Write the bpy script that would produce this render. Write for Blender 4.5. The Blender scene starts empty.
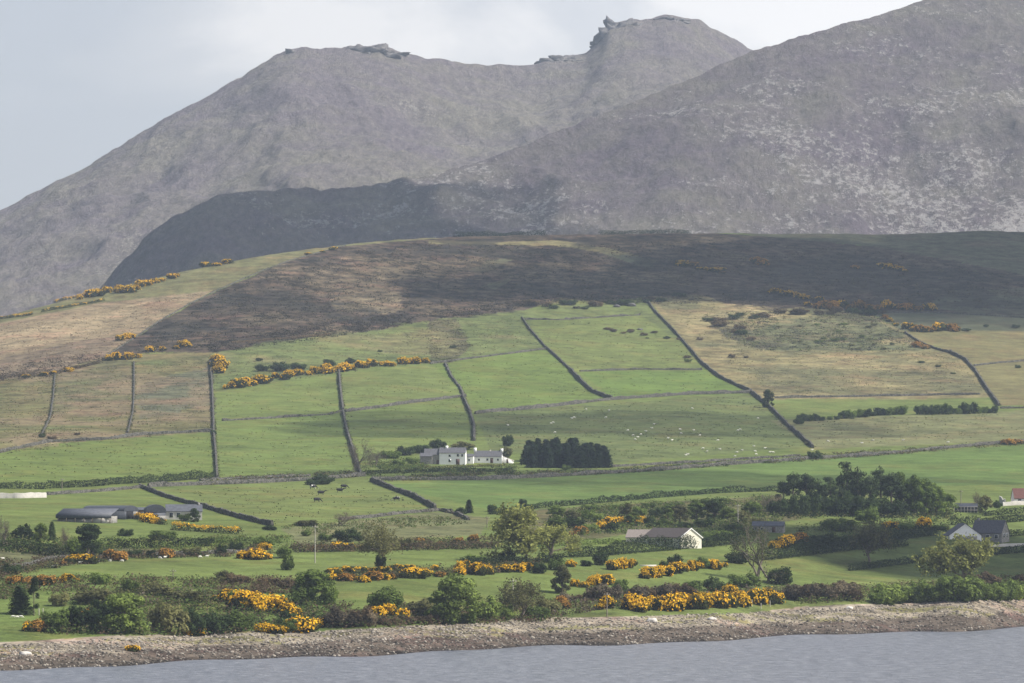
import bpy, math, random
import numpy as np
from mathutils import Vector, Matrix

R = random.Random(11)
NR = np.random.default_rng(5)
sc = bpy.context.scene
COL = sc.collection
rad = math.radians

# ------------------------------------------------------------------ camera
W, HH, F = 1024, 683, 3889.0
CAMZ = 35.0
TILT = math.atan(165.5 / F)
cd = bpy.data.cameras.new('camera'); cam = bpy.data.objects.new('camera', cd); COL.objects.link(cam)
cd.sensor_width = 36.0; cd.lens = 36.0 * F / W
cd.clip_start = 1.0; cd.clip_end = 40000
cam.location = (0, 0, CAMZ); cam.rotation_euler = (rad(90) + TILT, 0, 0)
sc.camera = cam
ct, st = math.cos(TILT), math.sin(TILT)

def ray(px, py):
    """pixel -> (u = X/Y, s = (Z-cam)/Y)"""
    dx = (px - 512) / F; dz = (341.5 - py) / F
    y = ct - st * dz; z = st + ct * dz
    return dx / y, z / y
def proj(x, y, z):
    d = y * ct + (z - CAMZ) * st
    v = -y * st + (z - CAMZ) * ct
    return 512 + F * x / d, 341.5 - F * v / d
def slope(row):
    return ray(512, row)[1]

# ------------------------------------------------------------------ noise
def _hash(ix, iy, seed):
    n = (ix * 374761393 + iy * 668265263 + seed * 982451653) & 0xffffffff
    n = ((n ^ (n >> 13)) * 1274126177) & 0xffffffff
    n = n ^ (n >> 16)
    return (n & 0xffff) / 65535.0
def vnoise(x, y, seed=0):
    x = np.asarray(x, float); y = np.asarray(y, float)
    ix = np.floor(x).astype(np.int64); iy = np.floor(y).astype(np.int64)
    fx = x - ix; fy = y - iy
    fx = fx * fx * (3 - 2 * fx); fy = fy * fy * (3 - 2 * fy)
    a = _hash(ix, iy, seed); b = _hash(ix + 1, iy, seed); c = _hash(ix, iy + 1, seed); d = _hash(ix + 1, iy + 1, seed)
    return (a + (b - a) * fx) * (1 - fy) + (c + (d - c) * fx) * fy
def fbm(x, y, octv=4, seed=0):
    r = 0; a = 0.5; t = 0
    for k in range(octv):
        r = r + a * (vnoise(x, y, seed + k * 17) * 2 - 1); t += a
        x = x * 2.03 + 3.1; y = y * 2.03 + 1.7; a *= 0.5
    return r / t
def ridged(x, y, octv=4, seed=0):
    r = 0; a = 0.5; t = 0
    for k in range(octv):
        r = r + a * (1 - np.abs(vnoise(x, y, seed + k * 13) * 2 - 1)); t += a
        x = x * 2.1 + 1.3; y = y * 2.1 + 5.7; a *= 0.5
    return r / t
def pchip(x, y, xq):
    x = np.asarray(x, float); y = np.asarray(y, float); xq = np.asarray(xq, float)
    h = np.diff(x); d = np.diff(y) / h
    m = np.zeros_like(y)
    w1 = 2 * h[1:] + h[:-1]; w2 = h[1:] + 2 * h[:-1]
    ok = d[1:] * d[:-1] > 0
    with np.errstate(divide='ignore', invalid='ignore'):
        m[1:-1] = np.where(ok, (w1 + w2) / (w1 / d[:-1] + w2 / d[1:]), 0)
    m[0] = d[0]; m[-1] = d[-1]
    i = np.clip(np.searchsorted(x, xq) - 1, 0, len(x) - 2)
    t = (xq - x[i]) / h[i]; t2 = t * t; t3 = t2 * t
    return (2 * t3 - 3 * t2 + 1) * y[i] + (t3 - 2 * t2 + t) * h[i] * m[i] + (-2 * t3 + 3 * t2) * y[i + 1] + (t3 - t2) * h[i] * m[i + 1]

# ------------------------------------------------------------------ materials
def mat(name):
    m = bpy.data.materials.new(name); m.use_nodes = True
    nt = m.node_tree; nt.nodes.clear()
    out = nt.nodes.new('ShaderNodeOutputMaterial')
    return m, nt, out
def N(nt, typ, **kw):
    n = nt.nodes.new(typ)
    for k, v in kw.items():
        if k in n.inputs.keys(): n.inputs[k].default_value = v
        else: setattr(n, k, v)
    return n
def ramp(nt, src, stops):
    r = nt.nodes.new('ShaderNodeValToRGB'); e = r.color_ramp.elements
    while len(e) > 1: e.remove(e[-1])
    for k, (p, c) in enumerate(stops):
        if k == 0: e[0].position = p
        else: e.new(p)
        e[k].color = (*c, 1) if len(c) == 3 else c
    nt.links.new(src, r.inputs['Fac']); return r
def mixrgb(nt, a, b, fac, mode='MIX'):
    n = nt.nodes.new('ShaderNodeMix'); n.data_type = 'RGBA'; n.blend_type = mode
    for sock, v in ((n.inputs['Factor'], fac), (n.inputs[6], a), (n.inputs[7], b)):
        if hasattr(v, 'node'): nt.links.new(v, sock)
        else: sock.default_value = v if not isinstance(v, tuple) else (*v, 1) if len(v) == 3 else v
    return n.outputs[2]
def noise(nt, vec, scale, detail=4, rough=0.55, dist=0.0):
    n = N(nt, 'ShaderNodeTexNoise', Scale=scale, Detail=detail, Roughness=rough, Distortion=dist)
    if vec is not None: nt.links.new(vec, n.inputs['Vector'])
    return n
def mathn(nt, op, a, b=0.0, clamp=False):
    n = nt.nodes.new('ShaderNodeMath'); n.operation = op; n.use_clamp = clamp
    for s, v in zip(n.inputs, (a, b)):
        if hasattr(v, 'node'): nt.links.new(v, s)
        else: s.default_value = v
    return n.outputs[0]
def coords(nt, kind='Object', scale=None):
    t = nt.nodes.new('ShaderNodeTexCoord'); o = t.outputs[kind]
    if scale:
        mp = nt.nodes.new('ShaderNodeMapping'); mp.inputs['Scale'].default_value = scale
        nt.links.new(o, mp.inputs['Vector']); o = mp.outputs[0]
    return o
def pos(nt, scale=None):
    g = nt.nodes.new('ShaderNodeNewGeometry'); o = g.outputs['Position']
    if scale:
        mp = nt.nodes.new('ShaderNodeMapping'); mp.inputs['Scale'].default_value = scale
        nt.links.new(o, mp.inputs['Vector']); o = mp.outputs[0]
    return o
def bsdf(nt, out, col, rough=0.9, spec=0.1, bump=None, bstr=0.5, bdist=0.3):
    p = nt.nodes.new('ShaderNodeBsdfPrincipled')
    p.inputs['Roughness'].default_value = rough; p.inputs['Specular IOR Level'].default_value = spec
    if hasattr(col, 'node'): nt.links.new(col, p.inputs['Base Color'])
    else: p.inputs['Base Color'].default_value = (*col, 1)
    if bump is not None:
        b = N(nt, 'ShaderNodeBump', Strength=bstr, Distance=bdist)
        nt.links.new(bump, b.inputs['Height']); nt.links.new(b.outputs[0], p.inputs['Normal'])
    nt.links.new(p.outputs[0], out.inputs['Surface'])
    return p
MATS = {}
def plain(name, col, rough=0.85, var=0.25, scale=2.0, spec=0.15, bstr=0.3):
    if name in MATS: return MATS[name]
    m, nt, out = mat(name)
    c = coords(nt)
    n = noise(nt, c, scale, 5, 0.6)
    lo = tuple(v * (1 - var) for v in col); hi = tuple(min(1, v * (1 + var)) for v in col)
    r = ramp(nt, n.outputs['Fac'], [(0.3, lo), (0.7, hi)])
    bsdf(nt, out, r.outputs[0], rough, spec, n.outputs['Fac'], bstr, 0.05)
    MATS[name] = m; return m
def foliage(name, col, dark=0.5, light=1.7, trans=0.35, scale=0.5):
    if name in MATS: return MATS[name]
    m, nt, out = mat(name)
    c = pos(nt)
    n = noise(nt, c, scale, 3, 0.6)
    info = nt.nodes.new('ShaderNodeObjectInfo')
    f = mathn(nt, 'MULTIPLY_ADD', info.outputs['Random'], 0.5); nt.nodes[-1].inputs[2].default_value = 0
    fac = mathn(nt, 'ADD', n.outputs['Fac'], mathn(nt, 'MULTIPLY', mathn(nt, 'SUBTRACT', info.outputs['Random'], 0.5), 0.25))
    a = tuple(v * dark for v in col); b = (min(1, col[0] * light * 1.05), min(1, col[1] * light), col[2] * light * .9)
    r = ramp(nt, fac, [(0.32, a), (0.5, col), (0.7, b)])
    d = N(nt, 'ShaderNodeBsdfDiffuse'); t = N(nt, 'ShaderNodeBsdfTranslucent'); mx = N(nt, 'ShaderNodeMixShader', Fac=trans)
    nt.links.new(r.outputs[0], d.inputs[0]); nt.links.new(r.outputs[0], t.inputs[0])
    nt.links.new(d.outputs[0], mx.inputs[1]); nt.links.new(t.outputs[0], mx.inputs[2]); nt.links.new(mx.outputs[0], out.inputs['Surface'])
    MATS[name] = m; return m

FOL = {
    'dark': foliage('foliage_dark', (0.044, 0.066, 0.026)),
    'mid': foliage('foliage_mid', (0.108, 0.152, 0.040)),
    'light': foliage('foliage_light', (0.150, 0.200, 0.052)),
    'olive': foliage('foliage_olive', (0.122, 0.124, 0.054)),
    'bud': foliage('foliage_bud', (0.235, 0.25, 0.080)),
    'brown': foliage('foliage_brown', (0.105, 0.080, 0.050)),
    'purple': foliage('foliage_purple', (0.132, 0.112, 0.078)),
    'hedge': foliage('foliage_hedge', (0.027, 0.040, 0.018)),
    'conifer': foliage('foliage_conifer', (0.023, 0.037, 0.022)),
    'pine': foliage('foliage_pine', (0.048, 0.068, 0.030)),
    'gorse': foliage('foliage_gorse', (0.046, 0.054, 0.020)),
    'flower': foliage('gorse_flower', (0.73, 0.44, 0.028), 0.6, 1.2, 0.25, 0.9),
    'orange': foliage('gorse_flower_faded', (0.36, 0.19, 0.045), 0.7, 1.3, 0.2, 0.8),
}
BARK = plain('bark', (0.12, 0.10, 0.08), var=0.4, scale=6)
TWIG = plain('twig', (0.15, 0.125, 0.10), var=0.35, scale=3)

def stone_mat(name, lo, hi, scale):
    m, nt, out = mat(name)
    c = pos(nt)
    v = N(nt, 'ShaderNodeTexVoronoi', Scale=scale); nt.links.new(c, v.inputs['Vector'])
    n = noise(nt, c, 0.6, 5, 0.65)
    f = mathn(nt, 'ADD', mathn(nt, 'MULTIPLY', v.outputs['Color'], 0.6), mathn(nt, 'MULTIPLY', n.outputs['Fac'], 0.5))
    r = ramp(nt, f, [(0.3, lo), (0.62, tuple((a + b) / 2 for a, b in zip(lo, hi))), (0.9, hi)])
    bsdf(nt, out, r.outputs[0], 0.95, 0.05, v.outputs['Distance'], 0.8, 0.15)
    MATS[name] = m; return m
STONE = stone_mat('dry_stone', (0.026, 0.026, 0.022), (0.19, 0.18, 0.16), 2.2)
GRANITE = stone_mat('granite', (0.085, 0.08, 0.08), (0.215, 0.20, 0.195), 0.12)
SHINGLE = None

# ------------------------------------------------------------------ mesh helpers
def raw_mesh(name, V, faces, mats, mi=None, smooth=False, col=None, attr='tint'):
    me = bpy.data.meshes.new(name)
    V = np.asarray(V, np.float32)
    if isinstance(faces, np.ndarray):
        nf, k = faces.shape
        me.vertices.add(len(V)); me.vertices.foreach_set('co', V.ravel())
        me.loops.add(nf * k); me.loops.foreach_set('vertex_index', faces.astype(np.int32).ravel())
        me.polygons.add(nf); me.polygons.foreach_set('loop_start', np.arange(0, nf * k, k, dtype=np.int32))
        try: me.polygons.foreach_set('loop_total', np.full(nf, k, np.int32))
        except Exception: pass
    else:
        me.from_pydata([tuple(map(float, v)) for v in V], [], faces)
    for m in (mats if isinstance(mats, (list, tuple)) else [mats]): me.materials.append(m)
    if mi is not None: me.polygons.foreach_set('material_index', np.asarray(mi, np.int32))
    if smooth: me.polygons.foreach_set('use_smooth', np.ones(len(me.polygons), bool))
    if col is not None:
        a = me.color_attributes.new(attr, 'FLOAT_COLOR', 'POINT'); a.data.foreach_set('color', np.asarray(col, np.float32).ravel())
    me.update(calc_edges=True); me.validate()
    return me
def link(name, me, parent=None, loc=(0, 0, 0), rz=0.0, scale=(1, 1, 1)):
    o = bpy.data.objects.new(name, me); COL.objects.link(o)
    o.location = loc; o.rotation_euler = (0, 0, rz); o.scale = scale
    if parent is not None: o.parent = parent
    return o
PIX = {}
LABELS = []
def tag(o, label, cat, group=None, kind=None, px=None):
    o['label'] = label; o['category'] = cat
    if group: o['group'] = group
    if kind: o['kind'] = kind
    if px is not None: LABELS.append((o, px))
    return o
def structure(o, label, cat='ground'):
    o['label'] = label; o['category'] = cat; o['kind'] = 'structure'; return o

# ------------------------------------------------------------------ terrain heightfield (one world sheet)
XC = [-900, -250, 0, 130, 256, 400, 512, 640, 768, 900, 1024, 1280, 1900]
CREST = [600, 392, 317.5, 284.5, 257, 240, 236, 234, 233.5, 232.5, 232.5, 240, 262]
YC = [2500, 2600, 2700, 2820, 2930, 3060, 3120, 3160, 3200, 3230, 3260, 3300, 3300]
CREST[0] = 470
xs = np.concatenate([np.linspace(-900, -40, 40)[:-1], np.arange(-40, 1065, 1.9), np.linspace(1064, 1900, 40)[1:]])
crest = pchip(XC, CREST, xs); yc = pchip(XC, YC, xs)
crest = crest + 0.9 * fbm(xs / 55, xs * 0, 4, 40) + 0.5 * fbm(xs / 9, xs * 0 + 3, 3, 41) + 2.0 * np.exp(-((xs - 880) / 60) ** 2) - 1.2 * np.exp(-((xs - 985) / 30) ** 2)
xn = np.clip(xs, -500, 1500) / 1024.0
wl = 670 - 43 * xn + 1.2 * np.sin(xs / 47.0) + 0.8 * np.sin(xs / 19.0 + 1)
bt = 645 - 45 * xn + 0.7 * np.sin(xs / 60.0 + 2) + 0.5 * np.sin(xs / 23.0)
sl = np.vectorize(slope)
Yw = -CAMZ / sl(wl)
def lerp3(a, b, c): return pchip([-1.5, -.5, 0, .5, 1, 1.6, 2.6], [a - (b - a), a - .45 * (b - a), a, b, c, c + .5 * (c - b), c + (c - b)], xs / 1024.0)
NJ = 470
rows_lv = []; Y_lv = []; Z_lv = []
def level(Y, row=None, z=None):
    Y_lv.append(np.broadcast_to(Y, xs.shape).astype(float))
    Z_lv.append(np.broadcast_to(z, xs.shape).astype(float) if row is None else CAMZ + sl(np.broadcast_to(row, xs.shape)) * Y_lv[-1])
level(Yw - 400, z=-12.0)
level(Yw - 60, z=-2.2)
level(Yw, z=0.0)
level(Yw + 26, row=wl + (bt - wl) * .52)
level(Yw + 55, row=bt)
level(Yw + 70, row=bt - 6)
level(lerp3(1075, 1135, 1300), row=575)
level(lerp3(1210, 1270, 1390), row=540)
level(lerp3(1420, 1480, 1560), row=507)
level(lerp3(1620, 1680, 1740), row=480)
level(lerp3(1880, 1930, 1980), row=np.maximum(440, crest + (480 - crest) * .6))
r440 = np.maximum(440, crest + (480 - crest) * .6); Y440 = Y_lv[-1]
for fr in (.2, .4, .6, .8, .95, 1.0):
    level(Y440 + (yc - Y440) * fr ** 0.92, row=r440 + (crest - r440) * (fr if fr < .9 else (.965 if fr < 1 else 1)))
zc = Z_lv[-1]
level(yc + 120, z=zc - 7)
level(yc + 420, z=zc - 60)
level(yc + 900, z=np.minimum(zc - 90, 90))
level(np.full_like(xs, 5200.), z=80.0)
level(np.full_like(xs, 7500.), z=60.0)
Y_lv = np.array(Y_lv); Z_lv = np.array(Z_lv)
# sampling parameter: dense where visible
nlv = len(Y_lv)
per = [3, 4, 12, 12, 6, 40, 34, 32, 32, 40, 34, 34, 34, 34, 30, 24, 10, 6, 5, 4, 3]
tq = np.concatenate([k + np.arange(n) / n for k, n in enumerate(per[:nlv - 1])] + [[nlv - 1]])
NJ = len(tq); NI = len(xs)
U = np.array([ray(x, 341.5)[0] for x in xs])
TY = np.zeros((NJ, NI)); TZ = np.zeros((NJ, NI))
kk = np.arange(nlv)
for i in range(NI):
    TY[:, i] = np.interp(tq, kk, Y_lv[:, i])
    TZ[:, i] = pchip(Y_lv[:, i], Z_lv[:, i], TY[:, i])
TX = TY * U[None, :]
landmask = np.clip((TY - (Yw + 80)[None, :]) / 80, 0, 1) * np.clip((yc[None, :] + 500 - TY) / 200, 0, 1)
crestfade = np.clip((yc[None, :] - TY) / 260, 0.12, 1)
TZ = TZ + landmask * crestfade * (1.3 * fbm(TX / 90, TY / 130, 3, 3) + 0.35 * fbm(TX / 22, TY / 30, 3, 9))
TZ = TZ + np.clip((TY - Yw[None, :]) / 20, 0, 1) * (1 - landmask) * np.clip((Yw[None, :] + 300 - TY) / 100, 0, 1) * 0.10 * fbm(TX / 7, TY / 7, 3, 4)
PXv, PYv = proj(TX, TY, TZ)

def ground_u(u, Y):
    """z of the land at X = u*Y"""
    u = np.atleast_1d(u); Y = np.atleast_1d(Y); out = np.zeros(len(u))
    fi = np.clip(np.interp(u, U, np.arange(NI)), 0, NI - 1.001)
    for k in range(len(u)):
        i = int(fi[k]); t = fi[k] - i
        za = np.interp(Y[k], TY[:, i], TZ[:, i]); zb = np.interp(Y[k], TY[:, i + 1], TZ[:, i + 1])
        out[k] = za * (1 - t) + zb * t
    return out
def gz(x, y): return float(ground_u([x / y], [y])[0])
def at(px, py):
    """where the sight line through a photo point meets the land"""
    u, s = ray(px, py)
    fi = float(np.clip(np.interp(u, U, np.arange(NI)), 0, NI - 1.001)); i = int(fi); t = fi - i
    y = TY[:, i] * (1 - t) + TY[:, i + 1] * t
    z = TZ[:, i] * (1 - t) + TZ[:, i + 1] * t
    e = (z - CAMZ) / y
    j0 = 3
    hit = np.nonzero(e[j0:] >= s)[0]
    if len(hit) == 0:
        j = j0 + int(np.argmax(e[j0:]));  Y = y[j]
    else:
        j = j0 + hit[0]
        a, b = e[j - 1], e[j]; f = (s - a) / (b - a) if b > a else 0
        Y = y[j - 1] + (y[j] - y[j - 1]) * f
    Z = float(np.interp(Y, y, z))
    return Vector((u * Y, Y, Z))
def ppm(p): return F / p.y   # pixels per metre there

# ---- land cover: surface colour per region of land, roughness of the cover in alpha
def inpoly(px, py, poly):
    res = np.zeros(px.shape, bool); n = len(poly)
    for k in range(n):
        x1, y1 = poly[k]; x2, y2 = poly[(k + 1) % n]
        if y1 == y2: continue
        c = ((y1 > py) != (y2 > py)) & (px < (x2 - x1) * (py - y1) / (y2 - y1) + x1)
        res ^= c
    return res
cover = np.zeros((NJ, NI, 4), np.float32); cover[..., :3] = (0.105, 0.133, 0.039); cover[..., 3] = 0.15
j1 = 9 * fbm(TX / 40, TY / 60, 4, 21); j2 = 6 * fbm(TX / 40, TY / 50, 4, 33)
def paint(poly, col, rough, jit=0.0):
    m = inpoly(PXv + j1 * jit, PYv + j2 * jit * .5, poly)
    cover[m, :3] = col; cover[m, 3] = rough
G = (0.109, 0.139, 0.039)
MOOR = (0.050, 0.038, 0.027)
# pastures
paint([(-900, 480), (1900, 430), (1900, 700), (-900, 700)], (0.103, 0.133, 0.037), .12)
paint([(-60, 452), (212, 433), (216, 476), (-60, 484)], (0.105, 0.139, 0.036), .1)
paint([(216, 393), (338, 374), (341, 411), (217, 421)], (0.109, 0.139, 0.039), .1)
paint([(343, 374), (445, 362), (463, 396), (345, 411)], (0.112, 0.139, 0.041), .1)
paint([(216, 422), (341, 412), (357, 470), (218, 478)], (0.103, 0.138, 0.037), .12)
paint([(345, 413), (465, 398), (474, 442), (356, 455)], (0.105, 0.136, 0.038), .1)
paint([(430, 363), (545, 349), (612, 400), (478, 411), (460, 390)], (0.100, 0.137, 0.034), .12)
paint([(525, 320), (640, 314), (690, 350), (750, 393), (612, 399), (545, 349)], (0.109, 0.139, 0.039), .15)
paint([(580, 371), (702, 370), (750, 393), (612, 399)], (0.095, 0.139, 0.033), .06)
paint([(474, 412), (750, 394), (812, 446), (610, 464), (490, 450)], (0.093, 0.115, 0.041), .2)
paint([(150, 490), (370, 480), (436, 510), (275, 525)], (0.112, 0.139, 0.041), .1)
paint([(385, 485), (700, 466), (1100, 440), (1100, 482), (770, 490), (490, 510)], (0.090, 0.134, 0.037), .08)
paint([(770, 420), (1000, 412), (1100, 405), (1100, 438), (815, 449)], (0.125, 0.130, 0.059), .3)
paint([(280, 528), (440, 512), (490, 518), (480, 535), (300, 545)], (0.114, 0.120, 0.054), .3)
# rough banks of the lower farmland
paint([(-60, 592), (130, 580), (300, 588), (330, 600), (330, 632), (-60, 660)], (0.098, 0.133, 0.036), .3, .3)
paint([(-60, 545), (130, 548), (200, 552), (60, 562), (-60, 575)], (0.096, 0.099, 0.048), .5, .5)
paint([(500, 512), (780, 495), (800, 520), (620, 535), (560, 545), (500, 540)], (0.090, 0.089, 0.039), .5, .4)
paint([(560, 600), (800, 585), (1024, 575), (1024, 602), (560, 626)], (0.111, 0.139, 0.041), .35, .3)
# left rough fields
paint([(-300, 385), (105, 357), (212, 350), (213, 432), (100, 440), (-300, 470)], (0.112, 0.104, 0.046), .55)
paint([(55, 374), (105, 360), (134, 362), (131, 400), (49, 418)], (0.099, 0.094, 0.046), .6, .5)
paint([(140, 385), (212, 366), (213, 405), (140, 420)], (0.088, 0.090, 0.054), .6, 1.2)
paint([(-60, 455), (-60, 440), (40, 436), (60, 446)], (0.135, 0.120, 0.055), .5, .4)
# upper rough pasture below the moor
paint([(213, 352), (330, 330), (430, 318), (525, 310), (645, 298), (700, 362), (545, 349), (430, 363), (340, 371), (215, 393)], (0.101, 0.122, 0.042), .45, .4)
paint([(525, 320), (640, 314), (690, 350), (702, 371), (580, 371), (545, 349)], (0.111, 0.134, 0.041), .25)
paint([(425, 318), (455, 320), (470, 345), (455, 362), (432, 362)], (0.082, 0.078, 0.040), .7, .8)
# tan hillside right of the long wall
paint([(645, 296), (720, 290), (860, 308), (905, 333), (975, 365), (995, 398), (765, 400), (720, 378), (690, 350)], (0.160, 0.138, 0.066), .6, .3)
paint([(760, 318), (870, 318), (905, 335), (925, 352), (760, 350), (745, 335)], (0.086, 0.091, 0.045), .9, .8)
paint([(700, 315), (735, 312), (750, 330), (790, 345), (760, 350), (725, 338)], (0.058, 0.055, 0.036), .8, .5)
paint([(750, 365), (900, 358), (970, 375), (985, 394), (770, 398)], (0.128, 0.116, 0.058), .6, .6)
paint([(905, 333), (935, 346), (965, 360), (1000, 405), (1100, 405), (1100, 318), (870, 312)], (0.132, 0.120, 0.053), .2, .1)
paint([(870, 312), (1100, 314), (1100, 332), (900, 330)], (0.092, 0.098, 0.055), .1)
# moor
paint([(104, 357), (160, 321), (215, 291), (290, 261), (345, 245), (400, 241), (440, 237), (500, 234), (640, 230), (700, 232), (760, 236), (870, 246), (960, 262), (1100, 288), (1100, 317), (950, 313), (870, 312), (800, 308), (750, 312), (700, 294), (645, 297), (600, 303), (560, 298), (520, 312), (470, 318), (420, 322), (380, 330), (330, 334), (280, 342), (215, 353), (160, 352)], MOOR, 1.7, .35)
paint([(330, 300), (360, 262), (410, 270), (400, 310), (350, 322)], (0.125, 0.100, 0.062), 1.0, 1.5)
paint([(920, 305), (960, 290), (1100, 285), (1100, 316), (960, 313)], (0.072, 0.072, 0.044), .5, .4)
paint([(690, 225), (1900, 215), (1900, 300), (1100, 288), (1024, 275), (960, 262), (870, 246), (760, 236)], (0.078, 0.080, 0.046), .5, .1)
paint([(428, 240), (500, 242), (560, 240), (620, 250), (662, 262), (640, 264), (600, 252), (555, 246), (500, 245), (430, 244)], (0.151, 0.132, 0.063), .4, .25)  # grass streak, its colour brightened to look sunlit between cloud shadows
paint([(470, 270), (490, 260), (515, 259), (500, 267), (476, 275)], (0.101, 0.105, 0.059), .5, .5)
paint([(485, 286), (505, 278), (512, 280), (495, 290)], (0.090, 0.088, 0.048), .5, .5)
paint([(600, 252), (650, 258), (655, 268), (640, 266)], (0.101, 0.105, 0.059), .5, .3)
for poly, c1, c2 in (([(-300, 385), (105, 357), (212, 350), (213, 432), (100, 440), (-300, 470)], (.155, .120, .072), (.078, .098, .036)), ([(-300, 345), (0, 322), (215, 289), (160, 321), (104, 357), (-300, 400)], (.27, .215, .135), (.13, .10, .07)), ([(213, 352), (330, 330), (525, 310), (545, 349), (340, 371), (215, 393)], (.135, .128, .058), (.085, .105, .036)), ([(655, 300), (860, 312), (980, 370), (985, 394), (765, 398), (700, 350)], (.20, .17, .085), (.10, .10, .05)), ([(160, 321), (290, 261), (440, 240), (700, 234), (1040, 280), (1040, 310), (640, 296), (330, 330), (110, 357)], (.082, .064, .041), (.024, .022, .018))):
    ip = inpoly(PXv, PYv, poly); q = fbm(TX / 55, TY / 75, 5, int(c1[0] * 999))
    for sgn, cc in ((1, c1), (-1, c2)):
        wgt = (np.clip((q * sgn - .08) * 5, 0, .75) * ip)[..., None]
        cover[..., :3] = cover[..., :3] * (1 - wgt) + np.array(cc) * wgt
# tan ground and green crest on the left
paint([(-300, 400), (-300, 345), (0, 322), (100, 302), (215, 289), (160, 321), (104, 357), (50, 372)], (0.185, 0.145, 0.088), .5, .2)
paint([(-60, 345), (60, 322), (150, 300), (100, 330), (40, 345), (-60, 365)], (0.235, 0.185, 0.112), .5, .8)
paint([(-60, 375), (60, 345), (120, 335), (104, 357), (50, 372), (-60, 390)], (0.145, 0.112, 0.074), .6, .5)
paint([(-900, 500), (-250, 380), (0, 300), (200, 255), (345, 236), (440, 230), (440, 238), (345, 246), (290, 261), (215, 290), (100, 303), (0, 323), (-250, 400), (-900, 520)], (0.118, 0.115, 0.052), .4, .1)
# beach
mb = (PYv > np.broadcast_to(bt, PYv.shape) - 1.5 + j2 * .5) & (TY < (Yw + 120)[None, :])
tb = np.clip((TY - Yw[None, :]) / 55, 0, 1)
tb = np.clip(tb + 0.18 * fbm(TX / 9, TY / 9, 3, 61), 0, 1)
bc = np.stack([np.interp(tb, [0, .1, .45, .56, .8, 1], v) for v in ([.03, .075, .095, .22, .20, .25], [.026, .061, .076, .187, .17, .215], [.022, .048, .059, .142, .126, .165])], -1)
cover[mb, :3] = bc[mb]; cover[mb, 3] = 0.75
gm = mb & (fbm(TX / 14, TY / 6, 4, 77) > 0.12) & (tb > .5) & (tb < .95)
cover[gm, :3] = (0.165, 0.150, 0.072)

m, nt, out = mat('land')
at_ = N(nt, 'ShaderNodeAttribute', attribute_name='tint')
P = pos(nt)
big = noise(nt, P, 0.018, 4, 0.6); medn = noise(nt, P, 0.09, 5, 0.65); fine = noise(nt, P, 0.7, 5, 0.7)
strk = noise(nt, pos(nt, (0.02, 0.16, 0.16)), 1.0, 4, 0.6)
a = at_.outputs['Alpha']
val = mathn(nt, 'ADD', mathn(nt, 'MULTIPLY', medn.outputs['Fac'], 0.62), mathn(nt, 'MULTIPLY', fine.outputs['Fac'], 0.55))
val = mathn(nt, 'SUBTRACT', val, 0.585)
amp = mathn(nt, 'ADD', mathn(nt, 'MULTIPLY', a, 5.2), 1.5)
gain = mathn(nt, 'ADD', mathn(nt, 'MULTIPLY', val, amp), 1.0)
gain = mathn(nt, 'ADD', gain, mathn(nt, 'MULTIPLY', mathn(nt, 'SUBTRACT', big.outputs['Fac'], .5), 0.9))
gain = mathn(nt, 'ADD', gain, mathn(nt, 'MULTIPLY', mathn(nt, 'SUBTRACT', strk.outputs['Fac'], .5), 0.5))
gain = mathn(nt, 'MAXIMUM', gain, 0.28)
vm = nt.nodes.new('ShaderNodeVectorMath'); vm.operation = 'SCALE'
nt.links.new(at_.outputs['Color'], vm.inputs[0]); nt.links.new(gain, vm.inputs['Scale'])
# patches of drier, yellower growth
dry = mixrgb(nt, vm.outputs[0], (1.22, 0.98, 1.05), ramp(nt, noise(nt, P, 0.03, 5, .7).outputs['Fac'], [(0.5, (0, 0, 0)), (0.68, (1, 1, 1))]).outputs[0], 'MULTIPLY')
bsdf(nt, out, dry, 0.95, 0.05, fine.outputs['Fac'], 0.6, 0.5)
LAND = m
idx = np.arange(NJ * NI).reshape(NJ, NI)
faces = np.stack([idx[:-1, :-1], idx[:-1, 1:], idx[1:, 1:], idx[1:, :-1]], -1).reshape(-1, 4)
V = np.stack([TX, TY, TZ], -1).reshape(-1, 3)
structure(link('terrain', raw_mesh('terrain', V, faces, LAND, smooth=True, col=cover.reshape(-1, 4))), 'green farmland and brown moor rising from the shingle shore', 'hillside')

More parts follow.
